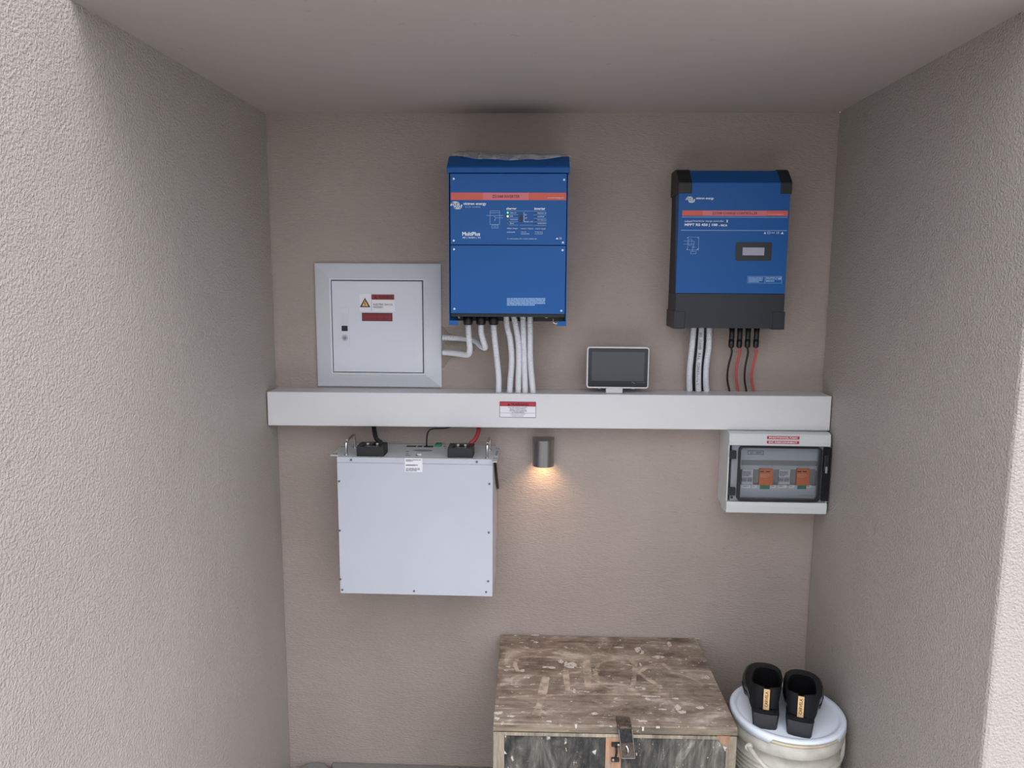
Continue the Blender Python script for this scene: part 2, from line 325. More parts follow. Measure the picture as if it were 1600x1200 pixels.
    # ---- printed matter in the plane facing -y
    def text(s, st, px, d, th=0.0003, bold=0.0, rot=False):
        x0, x1, z0, z1 = rect(px, d)
        cu = bpy.data.curves.new('t', 'FONT'); cu.body = st; cu.size = 1; cu.offset = bold; cu.resolution_u = 2; cu.align_x = 'LEFT'
        o = bpy.data.objects.new('t', cu); me = bpy.data.meshes.new_from_object(o)
        vs = [v.co.copy() for v in me.vertices]
        if rot: vs = [Vector((-v.y, v.x, 0)) for v in vs]
        ax, bx = min(v.x for v in vs), max(v.x for v in vs); ay, by = min(v.y for v in vs), max(v.y for v in vs)
        for v, c in zip(me.vertices, vs): v.co = (x0+(c.x-ax)/(bx-ax)*(x1-x0), -d-th, z0+(c.y-ay)/(by-ay)*(z1-z0))
        s.bm.from_mesh(me); bpy.data.objects.remove(o); bpy.data.curves.remove(cu); bpy.data.meshes.remove(me); return s
    def bar(s, px, d, th=0.0003, rad=0, lift=0.0):
        x0, x1, z0, z1 = rect(px, d)
        if rad: return s.prism_y(rrect(x0, x1, z0, z1, rad), -d-th, -d-lift)
        return s.box(x0, x1, -d-th, -d-lift, z0, z1)
    def frame(s, px, d, wd=0.8, th=0.0003):
        x0, y0, x1, y1 = px
        s.bar((x0, y0, x1, y0+wd), d, th); s.bar((x0, y1-wd, x1, y1), d, th); s.bar((x0, y0, x0+wd, y1), d, th); s.bar((x1-wd, y0, x1, y1), d, th); return s
    def stroke(s, pts, wpx, d, th=0.0003):
        p = [at(x, y, d) for x, y in pts]; hw = wpx*0.5*0.0017
        for a, b in zip(p, p[1:]):
            t = (b-a); t.y = 0
            if t.length < 1e-6: continue
            t.normalize(); n = Vector((-t.z, 0, t.x))*hw; e = t*hw*0.5
            q = [a-e+n, b+e+n, b+e-n, a-e-n]
            s.bm.faces.new([s.bm.verts.new((v.x, -d-th, v.z)) for v in q])
        return s
    def lines(s, px, rows, d, th=0.0003, gap=0.45, words=6, seed=1):
        """rows of unreadably small print, built as word-length dashes"""
        x0, y0, x1, y1 = px; rh = (y1-y0)/rows; rnd = random.Random(seed)
        for r in range(rows):
            x = x0; y = y0+r*rh
            end = x1 if r < rows-1 else x0+(x1-x0)*rnd.uniform(0.4, 1)
            while x < end-0.6:
                wl = min(rnd.uniform(0.5, 1.6)*(x1-x0)/words, end-x)
                s.bar((x, y, x+wl, y+rh*(1-gap)), d, th); x += wl+0.6
        return s

def rrect(x0, x1, z0, z1, r, n=6):
    pts = []
    for cx, cz, a0 in ((x1-r, z0+r, -PI/2), (x1-r, z1-r, 0), (x0+r, z1-r, PI/2), (x0+r, z0+r, PI)):
        for i in range(n+1): a = a0+PI/2*i/n; pts.append((cx+r*math.cos(a), cz+r*math.sin(a)))
    return pts
def spline(pts, n=10):
    P = [Vector(q) for q in pts]; P = [P[0]*2-P[1]]+P+[P[-1]*2-P[-2]]; out = []
    for i in range(1, len(P)-2):
        a, b, c, d = P[i-1:i+3]
        for k in range(n):
            t = k/n; out.append(0.5*((2*b)+(c-a)*t+(2*a-5*b+4*c-d)*t*t+(3*b-a-3*c+d)*t**3))
    out.append(P[-2]); return out
def resample(p, step):
    out = [p[0].copy()]; acc = 0
    for a, b in zip(p, p[1:]):
        L = (b-a).length; pos = step-acc
        while pos <= L: out.append(a.lerp(b, pos/L)); pos += step
        acc = L-(pos-step)
    return out

def thing(name, label, cat, loc=(0, 0, 0), group=None):
    o = bpy.data.objects.new(name, None); COL.objects.link(o); o.location = loc; o.empty_display_size = 0.05
    o['label'] = label; o['category'] = cat
    if group: o['group'] = group
    return o
def wloc(o):
    v = Vector((0, 0, 0))
    while o: v += o.location; o = o.parent
    return v
def obj(name, b, m, parent=None, smooth=False):
    off = wloc(parent)
    bm = b.bm
    for v in bm.verts: v.co -= off
    if smooth or b.sm:
        for f in bm.faces: f.smooth = True
    me = bpy.data.meshes.new(name); bm.to_mesh(me); bm.free(); me.materials.append(m)
    if smooth or b.sm:
        try: me.set_sharp_from_angle(angle=math.radians(40))
        except Exception: pass
    o = bpy.data.objects.new(name, me); COL.objects.link(o)
    if parent: o.parent = parent
    return o
def single(name, b, m, label, cat, group=None, smooth=False):
    """a thing that is one mesh; its origin goes to the base of the mesh"""
    vs = b.bm.verts; mn = Vector((min(v.co.x for v in vs)+max(v.co.x for v in vs), min(v.co.y for v in vs)+max(v.co.y for v in vs), 2*min(v.co.z for v in vs)))/2
    for v in vs: v.co -= mn
    o = obj(name, b, m, None, smooth); o.location = mn
    o['label'] = label; o['category'] = cat
    if group: o['group'] = group
    return o
def struct(name, b, m):
    o = obj(name, b, m); o['kind'] = 'structure'; return o

# ------------------------------------------------------------------ the niche
XL, XR, ZC, DN = -0.8066, 0.8261, 2.031, 0.926
struct('wall_back', B().box(XL-0.3, XR+0.3, 0, 0.25, -0.3, ZC), M['wall_back'])
struct('wall_left', B().box(XL-0.3, XL, -1.45, 0, -0.3, 3.1, 0.006), M['wall_side'])
wr = B().box(XR, XR+2.2, -DN, 0, -0.3, 3.1, 0.008)
struct('wall_right', wr, M['wall_side'])
struct('ceiling', B().box(XL, XR, -DN, 0.25, ZC, 3.1), M['ceiling'])
struct('floor', B().box(-6, 6, -9, 0.0, -0.33, -0.028), M['soil'])

# paving at the foot of the wall
def slab(prof, label, z=0.0):
    b = B().prism_z(prof, -0.028, z, 0.004); return single('paving_slab', b, M['floor'], label, 'paving slab', 'grey slabs on the niche floor')
a = [(-0.775, -0.09), (-0.765, -0.04), (-0.745, -0.014), (-0.715, -0.004), (-0.69, -0.012), (-0.672, -0.03), (-0.664, -0.06), (-0.66, -0.5), (-0.67, -0.9), (-0.775, -0.9)]
slab(a[::-1], 'narrow grey paving slab with rounded end in the left corner of the niche')
slab([(-0.66, -0.003), (-0.14, -0.003), (0.815, -0.003), (0.815, -0.95), (-0.655, -0.95), (-0.65, -0.08), (-0.655, -0.04), (-0.668, -0.012)][::-1], 'wide grey paving slab under the wooden chest and the pail')
struct('floor_outside', B().box(-6, 6, -2.6, -0.96, -0.028, 0.0), M['yard'])
struct('floor_unseen_dark', B().box(-6, 6, -9, -2.6, -0.028, -0.004), M['soil'])  # unseen dark ground added to cut bounce light deep in the niche

# rough mortar patch left of the conduits
mp_ = B()
pp = [(690, 508), (700, 520), (722, 528), (742, 530), (742, 548), (722, 556), (704, 560), (694, 574), (688, 576)]
mp_.prism_y([(at(x, y, 0).x, at(x, y, 0).z) for x, y in pp][::-1], -0.0025, 0.001)
o = obj('trim_1', mp_, M['mortar']); o['kind'] = 'structure'

# ------------------------------------------------------------------ cable trunking
TZ = lambda x: 1.2345 + 0.0043*x       # slight sag to the left, as mounted
SH = thing('cable_trunking', 'long white metal cable trunking running across the whole back wall', 'cable trunking', (0, -0.045, 1.13))
b = B(); b.box(XL+0.003, XR-0.003, -0.092, -0.0005, 1.134, 1.2345, 0.003)
for v in b.bm.verts: v.co.z += 0.0043*v.co.x
obj('trunking_body', b, M['white'], SH)
st = obj('warning_sticker', B().bar((780.5, 627.5, 837.5, 652.5), 0.0921, 0.0003, 0.002), M['ink'], SH)
st['label'] = 'red and white warning sticker'
obj('sticker_face', B().bar((781.2, 635, 836.8, 651.8), 0.0924), M['sticker'], st)
obj('sticker_header', B().bar((781.2, 628.2, 836.8, 634.8), 0.0924), M['red'], st)
lt = B().text('WARNING', (798.5, 630, 826, 634), 0.0928, bold=0.03)
x0, x1, z0, z1 = rect((792.5, 630, 797.5, 634), 0.0928); lt.prism_y([(x0, z0), (x1, z0), ((x0+x1)/2, z1)], -0.0931, -0.0928)
obj('header_lettering', lt, M['maroon'], st)
lt = B()
for i, (s_, l, r_) in enumerate([('ELECTRIC SHOCK HAZARD', 794, 824), ('DO NOT TOUCH TERMINALS', 797, 821), ('TERMINALS ON BOTH LINE AND', 796, 822.5), ('LOAD SIDES MAY BE ENERGIZED', 795, 823.5), ('IN THE OPEN POSITION', 800, 819)]):
    lt.text(s_, (l, 635.9+i*1.9, r_, 637.2+i*1.9), 0.0928, bold=0.02)
lt.text('DC VOLTAGE IS ALWAYS PRESENT', (797, 646.4, 821, 647.5), 0.0928); lt.text('WHEN SOLAR MODULES ARE', (799, 648.2, 819, 649.2), 0.0928); lt.text('EXPOSED TO SUNLIGHT', (800, 649.9, 818, 650.9), 0.0928)
lt.bar((782, 645.1, 836, 645.5), 0.0928)
obj('small_lettering', lt, M['inkgrey'], st)

# ------------------------------------------------------------------ distribution board (left)
DB = thing('distribution_board', 'square white distribution board with mitred frame and lockable door above the trunking', 'distribution board', (-0.49, 0, 1.236))
def quadframe(o, i, y0, y1, yi):
    """mitred bevelled frame: outer rect o, inner rect i (x0,x1,z0,z1); y0 back, y1 outer lip, yi inner lip"""
    b = B(); bm = b.bm
    def ring(r, y): x0, x1, z0, z1 = r; return [bm.verts.new((x0, y, z0)), bm.verts.new((x1, y, z0)), bm.verts.new((x1, y, z1)), bm.verts.new((x0, y, z1))]
    R = [ring(o, y0), ring(o, y1), ring((o[0]+0.004, o[1]-0.004, o[2]+0.004, o[3]-0.004), y1-0.002), ring((i[0]-0.004, i[1]+0.004, i[2]-0.004, i[3]+0.004), yi-0.001), ring(i, yi), ring(i, y0)]
    for p, q in zip(R, R[1:]):
        for k in range(4): bm.faces.new((p[k], p[(k+1) % 4], q[(k+1) % 4], q[k]))
    bmesh.ops.recalc_face_normals(bm, faces=bm.faces[:]); return b
od = (-0.6765, -0.3005, 1.2375, 1.6045); idr = (-0.6255, -0.3515, 1.281, 1.556)
obj('frame', quadframe(od, idr, -0.0005, -0.007, -0.021), M['frame_white'], DB)
obj('backing_tray', B().box(idr[0]-0.002, idr[1]+0.002, -0.004, -0.0005, idr[2]-0.002, idr[3]+0.002), M['blackdeep'], DB)
DD = 0.021
door = obj('door', B().box(idr[0]+0.0022, idr[1]-0.0032, -DD, -0.004, idr[2]+0.0022, idr[3]-0.0028, 0.0015), M['door_white'], DB)
lk = obj('lock_plate', B().bar((530.5, 481, 546, 541.8), DD, 0.0022, 0.0015), M['door_white'], door)
lb = B().bar((533.8, 509, 543.2, 517.3), DD+0.0022, 0.0004); obj('lock_slot', lb, M['blackdeep'], door)
lb = B().bar((533.6, 490, 543.4, 507.6), DD+0.0022, 0.0012, 0.001); obj('lever', lb, M['frame_white'], door)
c = at(538.7, 528, DD+0.002); lb = B()
ring = [Vector((c.x+0.0085*math.cos(t*PI/12), c.y-0.0008, c.z+0.0085*math.sin(t*PI/12))) for t in range(25)]
lb.tube(ring, 0.0006, 6, smooth_path=False, caps=False); lb.cyl((c.x, c.y, c.z), (c.x, c.y-0.0014, c.z), 0.0058); obj('key_barrel', lb, M['insert_d'], door)
s1 = obj('hazard_sticker', B().bar((562, 459.5, 616.5, 486.5), DD, 0.0002), M['sticker'], door); s1['label'] = 'white shock hazard sticker'
def tri(px, d, th):
    x0, x1, z0, z1 = rect(px, d); return [(x0, z0), (x1, z0), ((x0+x1)/2, z1)]
obj('triangle', B().prism_y(tri((562.2, 465.2, 578.6, 480), DD, 0), -DD-0.0005, -DD-0.0002), M['ink'], s1)
obj('triangle_centre', B().prism_y(tri((565.4, 468.6, 575.4, 478.4), DD, 0), -DD-0.0008, -DD-0.0005), M['yellow'], s1)
obj('lightning_bolt', B().stroke([(571, 470.5), (569.2, 474.2), (571.2, 474.6), (570, 478)], 0.9, DD+0.0008), M['ink'], s1)
obj('header', B().bar((580.3, 460, 616, 468.3), DD+0.0002), M['darkred'], s1)
lt = B().text('WARNING', (591, 462.2, 613, 466.4), DD+0.0005, bold=0.03); lt.prism_y(tri((584, 461.6, 589.5, 466.6), DD, 0), -DD-0.0009, -DD-0.0006); obj('header_lettering', lt, M['maroon'], s1)
lt = B().text('ELECTRIC SHOCK', (583.2, 474.3, 614, 477.4), DD+0.0003, bold=0.02).text('HAZARD.', (583.2, 478.4, 599, 481.4), DD+0.0003, bold=0.02).bar((580.3, 469, 580.7, 486), DD+0.0003)
obj('lettering', lt, M['inkgrey'], s1)
s2 = obj('red_sticker', B().bar((565.6, 488.8, 613.2, 501.8), DD, 0.0003), M['maroon'], door)
obj('red_field', B().bar((567, 490.2, 611.8, 500.6), DD+0.0003), M['darkred'], s2)
lt = B().text('DO NOT OPEN WITHOUT', (570, 491.4, 609, 494), DD+0.0006).text('ISOLATING SUPPLY', (572, 496.4, 607, 499), DD+0.0006); obj('lettering', lt, M['maroon'], s2)

# ------------------------------------------------------------------ inverter / charger
IX0, IX1 = -0.2495, 0.0625
FD = 0.240
INV = thing('inverter_charger', 'tall blue inverter charger with sloped hood, in the middle of the back wall', 'inverter', (-0.094, 0, 1.44))
b = B()
t2 = 0.002
b.box(IX0, IX0+t2, -0.236, -0.001, 1.440, 1.836).box(IX1-t2, IX1, -0.236, -0.001, 1.440, 1.836)      # side plates
b.box(IX0+t2, IX1-t2, -0.004, -0.001, 1.442, 1.836).box(IX0+t2, IX1-t2, -0.236, -0.001, 1.834, 1.836)
b.box(IX0, IX0+0.024, -0.239, -0.236, 1.440, 1.452).box(IX1-0.024, IX1, -0.239, -0.236, 1.440, 1.452)
obj('housing', b, M['blue'], INV)
obj('inner_compartment', B().box(IX0+0.004, IX1-0.004, -0.222, -0.005, 1.462, 1.83), M['blackdeep'], INV)
b = B().prism_x([(-0.001, 1.834), (-0.245, 1.834), (-0.247, 1.838), (-0.247, 1.847), (-0.243, 1.852), (-0.198, 1.881), (-0.19, 1.884), (-0.001, 1.884)], IX0-0.0025, IX1+0.0025, 0.0015)
obj('hood', b, M['blue_shaded'], INV)
x0, x1, z0, z1 = rect((703.5, 277, 886.8, 382.5), FD)
up = obj('upper_panel', B().box(IX0+0.005, IX1-0.004, -FD, -0.222, z0, 1.8325, 0.001), M['blue'], INV)
zb = at(794, 490, FD).z
lp = obj('lower_panel', B().box(IX0+0.005, IX1-0.004, -FD, -0.222, zb, z0-0.0018, 0.001), M['blue'], INV)
for x, y in ((709, 279.5), (881.5, 281), (709, 376), (879.5, 379)):
    c = at(x, y, FD); obj('screw', B().cyl((c.x, c.y, c.z), (c.x, c.y-0.0018, c.z), 0.0028, 12), M['screwl'], up)
for x, y in ((709.5, 389.5), (879, 391), (710, 482.5), (877, 485.5)):
    c = at(x, y, FD); obj('screw', B().cyl((c.x, c.y, c.z), (c.x, c.y-0.0018, c.z), 0.0028, 12), M['screwl'], lp)
st = obj('orange_stripe', B().bar((704.5, 301, 884.8, 312.6), FD), M['orange'], up)
obj('label_tape', B().bar((755, 301.2, 826, 312.4), FD+0.0003, 0.0002), M['tape'], st)
obj('tape_lettering', B().text('ZS1048 INVERTER', (769, 304.6, 812, 309.4), FD+0.0005, bold=0.02), M['tapeink'], st)
obj('web_lettering', B().text('www.victronenergy.com', (855, 308, 881, 310.6), FD+0.0003), M['sticker'], st)
def brand(px, d, parent, sub=True):
    """wave emblem and word mark in a pixel box px"""
    x0, y0, x1, y1 = px; W = x1-x0; H = y1-y0
    P = lambda u, v: (x0+u*W, y0+v*H)
    g = B()
    def arcs(cx, cy, r, up_, n=8):
        s_ = -1 if up_ else 1
        return [P(cx+r*math.cos(PI-PI*k/n), cy+s_*r*2.6*math.sin(PI*k/n)) for k in range(n+1)]
    wd = H*0.17
    # left ribbon: three bows up, right ribbon: three bows down
    g.stroke([P(0.0, 0.55), P(0.03, 0.2), P(0.08, 0.03), P(0.2, 0.03), P(0.25, 0.15), P(0.262, 0.4)], wd, d)
    for u in (0.07, 0.135, 0.2): g.stroke([P(u-0.005, 0.5), P(u+0.015, 0.2)], wd*0.8, d)
    g.stroke([P(0.03, 0.16), P(0.24, 0.16)], wd*0.7, d)
    g.stroke([P(0.105, 0.5), P(0.12, 0.85), P(0.16, 0.98), P(0.28, 0.98), P(0.33, 0.85), P(0.35, 0.45)], wd, d)
    for u in (0.165, 0.225, 0.285): g.stroke([P(u, 0.55), P(u-0.01, 0.85)], wd*0.8, d)
    g.stroke([P(0.13, 0.84), P(0.33, 0.84)], wd*0.7, d)
    g.stroke([P(0.1, 0.5), P(0.26, 0.5)], wd*0.5, d)
    obj('emblem', g, M['print_w'], parent)
    t = B()
    t.text('victron energy', P(0.40, 0.06)+P(1.14, 0.58), d, bold=0.025)
    if sub: t.text('B L U E   P O W E R', P(0.47, 0.68)+P(0.95, 0.84), d)
    obj('word_mark', t, M['print_w'], parent)
brand((704.5, 315.5, 753, 326), FD, up)
lt = B().text('MultiPlus', (722.3, 362.4, 750.2, 368.4), FD, bold=0.03); lt.text('48 | 5000 | 70', (722.5, 370.2, 751, 373.2), FD, bold=0.01)
obj('model_lettering', lt, M['print_w'], up)
lt = B().text('charger', (791, 324, 807.3, 328.6), FD, bold=0.03).text('inverter', (835, 324, 852, 328), FD, bold=0.03)
for y, s_ in ((331.4, 'mains on'), (336.6, 'bulk'), (342.2, 'absorption'), (347.8, 'float')): lt.text(s_, (797, y, 797+1.2*len(s_), y+2), FD)
for y, s_ in ((331.8, 'inverter on'), (337.3, 'overload'), (342.8, 'low battery'), (348.3, 'temperature')): lt.text(s_, (840, y, 840+1.25*len(s_), y+2), FD)
lt.text('on', (820, 334.5, 823, 336.5), FD).text('off', (820, 339.5, 823.5, 341.5), FD).text('charger only', (818, 345.2, 833, 347.6), FD)
lt.stroke([(818.8, 332), (818.8, 346)], 0.5, FD)
lt.text('VE.Bus charger', (792, 356, 809, 358.2), FD).text('inverter / battery', (814, 356.2, 833.5, 358.4), FD).text('output supply', (836, 356.4, 852.5, 358.6), FD)
lt.text('automatic', (792, 361.6, 805, 363.4), FD).text('input', (814, 361.6, 822, 363.4), FD).text('connection', (814, 364.2, 827, 366), FD).text('frequency', (836, 361.6, 848, 363.4), FD).text('protected', (836, 364.4, 848, 366.2), FD)
lt.text('for correct operation refer to manual | installation only', (792.5, 372.2, 838.5, 374.2), FD)
lt.text('CE', (873.5, 370.8, 877.6, 373.8), FD); lt.prism_y(tri((868.4, 371, 872.4, 373.8), FD, 0), -FD-0.0003, -FD)
obj('panel_lettering', lt, M['print_w'], up)
g = B()
for y in (329.6, 335.2, 340.4, 346.2, 351.4): g.bar((792 if y < 330 else 795, y, 853 if y < 330 else 809.5, y+0.45), FD)
for y in (335.6, 341.1, 346.6, 352.1): g.bar((834, y, 853.5, y+0.45), FD)
g.bar((812, 351.7, 833, 352.1), FD)
g.frame((765.5, 329.2, 781, 351), FD, 0.6); g.bar((765.5, 332.2, 781, 332.8), FD); g.stroke([(760, 336.8), (786, 336.8)], 0.6, FD); g.stroke([(775, 340.4), (786, 340.4)], 0.6, FD)
g.stroke([(771.5, 337), (775, 340.4), (772.5, 345)], 0.7, FD); g.frame((768.3, 351.6, 778.3, 356.8), FD, 0.6); g.bar((771, 354, 776, 354.6), FD)
for cx, cy in ((772, 337), (774.8, 340.5)): g.bar((cx-0.9, cy-0.9, cx+0.9, cy+0.9), FD)
obj('panel_line_art', g, M['print_b'], up)
def lamp(px, py, m):
    c = at(px, py, FD); obj('indicator_lamp', B().cyl((c.x, c.y, c.z), (c.x, c.y-0.0012, c.z), 0.0021, 14), m, up)
for i, (y, m) in enumerate(((332.4, 'ledg'), (338.0, 'ledy'), (343.2, 'ledd'), (348.8, 'ledd'))): lamp(793.3, y, M[m])
for y in (332.6, 338.2, 343.8, 349.2): lamp(837, y, M['ledx'])
obj('rocker_switch', B().bar((812, 336, 816.4, 346.8), FD, 0.0025, 0.0008), M['blackdeep'], up)
obj('safety_print', B().lines((792, 465.8, 852, 478.2), 5, FD, words=9, seed=4, gap=0.38), M['print_b'], lp)
# cable glands below
def gland(px, py0, py1, d):
    a_ = at(px, py0, d); z1_ = a_.z; z0_ = at(px, py1, d).z
    b = B().lathe(a_.x, a_.y, [(0.0115, z0_), (0.0135, z0_+0.004), (0.0145, z0_+0.012), (0.0145, z1_-0.004), (0.012, z1_+0.012)], 8); return b
for x in (731, 751.5, 771): obj('cable_gland', gland(x, 497, 507.5, 0.13), M['blackdeep'], INV)
for (x0_, x1_) in ((714, 720), (846, 862)):
    b = B(); c0 = at(x0_, 490, 0.21); c1 = at(x1_, 490, 0.21); b.lathe((c0.x+c1.x)/2, c0.y, [(0.002, at(x0_, 497.5, 0.21).z), ((c1.x-c0.x)/2, 1.474)], 12); obj('cone_nut', b, M['insert_d'], INV)
b = B(); c = at(868, 503, 0.2); b.tube([c+Vector((-0.006, 0, 0.008)), c+Vector((-0.005, 0, -0.002)), c+Vector((0.004, 0, -0.004)), c+Vector((0.007, 0, 0.002))], 0.0012, 8); obj('wire_clip', b, M['chrome'], INV)
obj('recess_shade_plate', B().box(IX0+t2+0.001, IX1-t2-0.001, -0.045, -0.005, 1.4405, 1.4615), M['blackdeep'], INV)  # black plate standing for the shade in the open recess

# plastic film lying on the hood
def filmsheet():
    b = B(); bm = b.bm; N, K = 40, 8; g = []
    for i in range(N+1):
        u = i/N; x = -0.242+0.315*u
        row = []
        for j in range(K+1):
            v = j/K; y = -0.208+0.13*v + 0.008*math.sin(9*u)*(1-v)
            prof = 0.006*math.sin(PI*v)*1.0
            z = 1.8855 + 0.0008 + prof + 0.003*abs(math.sin(5.1*u*PI+2*v)) + 0.002*abs(math.sin(17*u+5*v)) + 0.010*max(0, 1-abs(u-0.12)*5)*math.sin(PI*min(1, v+0.2))
            if v < 0.3:
                e = (0.3-v)/0.3*math.sin(PI*min(1, max(0, (u-0.02)*1.02)))**0.6
                y = -0.194-0.024*e; z = 1.8852-0.0165*e + 0.0012 + 0.001*math.sin(23*u)
            if u > 0.98: z -= 0.004
            row.append(bm.verts.new((x, y, z)))
        g.append(row)
    for i in range(N):
        for j in range(K): bm.faces.new((g[i][j], g[i+1][j], g[i+1][j+1], g[i][j+1])).smooth = True
    return b
b = filmsheet()
o = single('plastic_film', b, M['film'], 'crumpled clear plastic film lying on the hood of the inverter charger', 'plastic film', smooth=True)
md = o.modifiers.new('thickness', 'SOLIDIFY'); md.thickness = 0.0004

# ------------------------------------------------------------------ solar charge controller
CX0, CX1, CZ0, CZ1, CD = 0.3665, 0.6645, 1.4305, 1.8315, 0.126
CC = thing('solar_charge_controller', 'blue and black solar charge controller with small display, on the right of the back wall', 'charge controller', ((CX0+CX1)/2, 0, CZ0))
zs = at(1140, 458.5, CD).z
prof = [(-0.001, CZ0), (-CD+0.004, CZ0), (-CD+0.004, CZ1-0.006), (-0.085, 1.856), (-0.07, 1.860), (-0.001, 1.860)]
obj('heat_sink', B().prism_x(prof, CX0+0.001, CX1-0.001, 0.001), M['black'], CC)
b = B().prism_x([(-CD+0.006, zs), (-CD, zs), (-CD, CZ1-0.008), (-CD+0.005, CZ1-0.003), (-0.088, 1.857), (-0.078, 1.8615), (-0.06, 1.8615), (-0.06, 1.8585), (-0.1, zs+0.1)], CX0, CX1, 0.0008)
front = obj('blue_cover', b, M['blue'], CC)
lowc = obj('black_cover', B().box(CX0, CX1, -CD-0.001, -0.004, CZ0, zs-0.0005, 0.0012), M['charcoal'], CC)
def cap(x0_, x1_, z0_, z1_, top):
    if top: pr = [(-0.002, z0_+0.0), (-CD-0.003, z0_), (-CD-0.003, CZ1-0.008), (-CD+0.004, CZ1-0.0005), (-0.088, 1.8605), (-0.076, 1.8645), (-0.002, 1.8645)]
    else: pr = [(-0.002, z1_), (-CD-0.003, z1_), (-CD-0.003, z0_+0.002), (-CD-0.001, z0_), (-0.002, z0_)]
    return B().prism_x(pr, x0_, x1_, 0.0012)
obj('corner_cap', cap(CX0-0.003, at(1081, 295, CD).x, at(1070, 302, CD).z, 0, True), M['black'], CC)
obj('corner_cap', cap(at(1220, 295, CD).x, CX1+0.003, at(1225, 303, CD).z, 0, True), M['black'], CC)
obj('corner_cap', cap(CX0-0.003, at(1070, 500, CD).x, CZ0-0.0025, at(1062, 486, CD).z, False), M['charcoal'], CC)
obj('corner_cap', cap(at(1207, 500, CD).x, CX1+0.003, CZ0-0.0025, at(1216, 487, CD).z, False), M['charcoal'], CC)
brand((1072, 307.5, 1110, 316.2), CD, front, False)
st = obj('orange_stripe', B().bar((1066, 329, 1231, 337.4), CD), M['orange'], front)
obj('label_tape', B().bar((1098, 329.2, 1198, 337.2), CD+0.0003, 0.0002), M['tape'], st)
obj('tape_lettering', B().text('ZS1048 CHARGE CONTROLLER', (1112.5, 331.2, 1183.5, 335.2), CD+0.0005, bold=0.02), M['tapeink'], st)
obj('web_lettering', B().text('www.victronenergy.com', (1199, 334, 1225, 336), CD+0.0003), M['sticker'], st)
g = B().bar((1065.5, 339, 1230.5, 339.8), CD).bar((1064.2, 359.6, 1229.5, 360.5), CD)
g.frame((1074.3, 370.3, 1091.8, 390.8), CD, 0.5)
for x, y in ((1074.8, 371.5), (1091.2, 371.5), (1073.8, 389.6), (1090, 389.6)): g.bar((x-0.9, y-1.1, x+0.9, y+1.1), CD)
g.frame((1076, 373.5, 1081, 383.5), CD, 0.4); g.bar((1068.5, 376.4, 1084.5, 376.9), CD); g.bar((1068.5, 381.2, 1084.5, 381.7), CD); g.bar((1084, 376.4, 1084.5, 388), CD); g.bar((1082, 383, 1082.5, 392.5), CD); g.frame((1079, 392.6, 1087.6, 396.8), CD, 0.5); g.bar((1080.5, 386, 1086, 386.6), CD)
g.frame((1168, 431.5, 1221.5, 442.5), CD, 0.35); g.bar((1194.8, 431.5, 1195.2, 442.5), CD); g.bar((1195, 436.8, 1221.5, 437.3), CD)
g.lines((1169.5, 433, 1192, 441.8), 4, CD, words=2.2, seed=9, gap=0.45); g.lines((1196.5, 433, 1219.5, 436.5), 2, CD, words=3, seed=3); g.lines((1196.5, 438.4, 1210, 441.4), 1, CD, words=3, seed=2)
g.bar((1215.5, 432.6, 1220.5, 436.4), CD)
obj('line_art', g, M['print_b'], front)
lt = B().text('SmartSolar charge controller', (1083, 344, 1131, 347.4), CD, bold=0.0).text('isolated', (1069.8, 344, 1081.6, 347.2), CD).text('MPPT RS 450 | 100', (1069.6, 349.2, 1121, 354.4), CD, bold=0.035).text('- MC4', (1123, 350.4, 1136, 353.8), CD, bold=0.03)
lt.bar((1135.4, 343.6, 1137, 347.6), CD)
lt.text('CE', (1213, 362.2, 1217.5, 365.4), CD); lt.prism_y(tri((1193.5, 362, 1197, 365.4), CD, 0), -CD-0.0003, -CD); lt.prism_y(tri((1220, 362, 1224.5, 365.6), CD, 0), -CD-0.0003, -CD); lt.frame((1199, 362.2, 1203.6, 365.4), CD, 0.5); lt.bar((1205, 363.4, 1210.5, 364.2), CD)
obj('lettering', lt, M['print_w'], front)
dp = obj('display', B().bar((1149.3, 378.6, 1205.6, 407.4), CD, 0.0015, 0.005), M['gasket'], front)
obj('display_window', B().bar((1160.4, 386.8, 1194.2, 399), CD+0.0015, 0.0003), M['lcd'], dp)

# ------------------------------------------------------------------ conduits and wires
rib = (0.0042, 0.0014)
inv_lbl = 'white corrugated conduit under the inverter charger, '
def path(pts): return [at(x, y, d) for x, y, d in pts]
def conduit(pts, label, r=0.0085, group='white corrugated conduits'):
    return single('corrugated_conduit', B().tube(path(pts), r, 16, rib), M['conduit'], label, 'conduit', group)
conduit([(731.5, 506, .13), (732.8, 530, .128), (734, 545, .115), (731, 554, .085), (718, 553, .055), (704, 551.5, .034), (691.5, 551, .03)], 'white corrugated conduit hooking back to the distribution board, lower of the two')
conduit([(751.5, 506, .13), (752, 520, .125), (756, 535, .11), (758, 543, .09), (752, 541, .065), (741, 532, .045), (722, 529, .032), (691.5, 527.5, .028)], 'white corrugated conduit curving back to the distribution board, upper of the two')
zt = lambda x: 1.2345+0.0043*x+0.0005
def tocon(pts, px, label, d=0.066, end=None, r=0.0085):
    P = path(pts); e = at(px, 613, d); e.z = zt(e.x)+0.0008; return single('corrugated_conduit', B().tube(P+[e], r, 16, rib), M['conduit'], label, 'conduit', 'white corrugated conduits')
tocon([(771, 506, .13), (773, 530, .125), (776.5, 562, .11), (779.2, 590, .09)], 779, inv_lbl+'leftmost of the five and standing apart')
tocon([(790.5, 488, .13), (792.5, 510, .13), (797, 530, .125), (799.5, 562, .11), (797.5, 592, .09)], 796.5, inv_lbl+'second of the five from the left')
tocon([(801.5, 488, .13), (806, 510, .13), (810, 535, .125), (811, 565, .11), (810, 592, .09)], 809.8, inv_lbl+'third and middle one of the five')
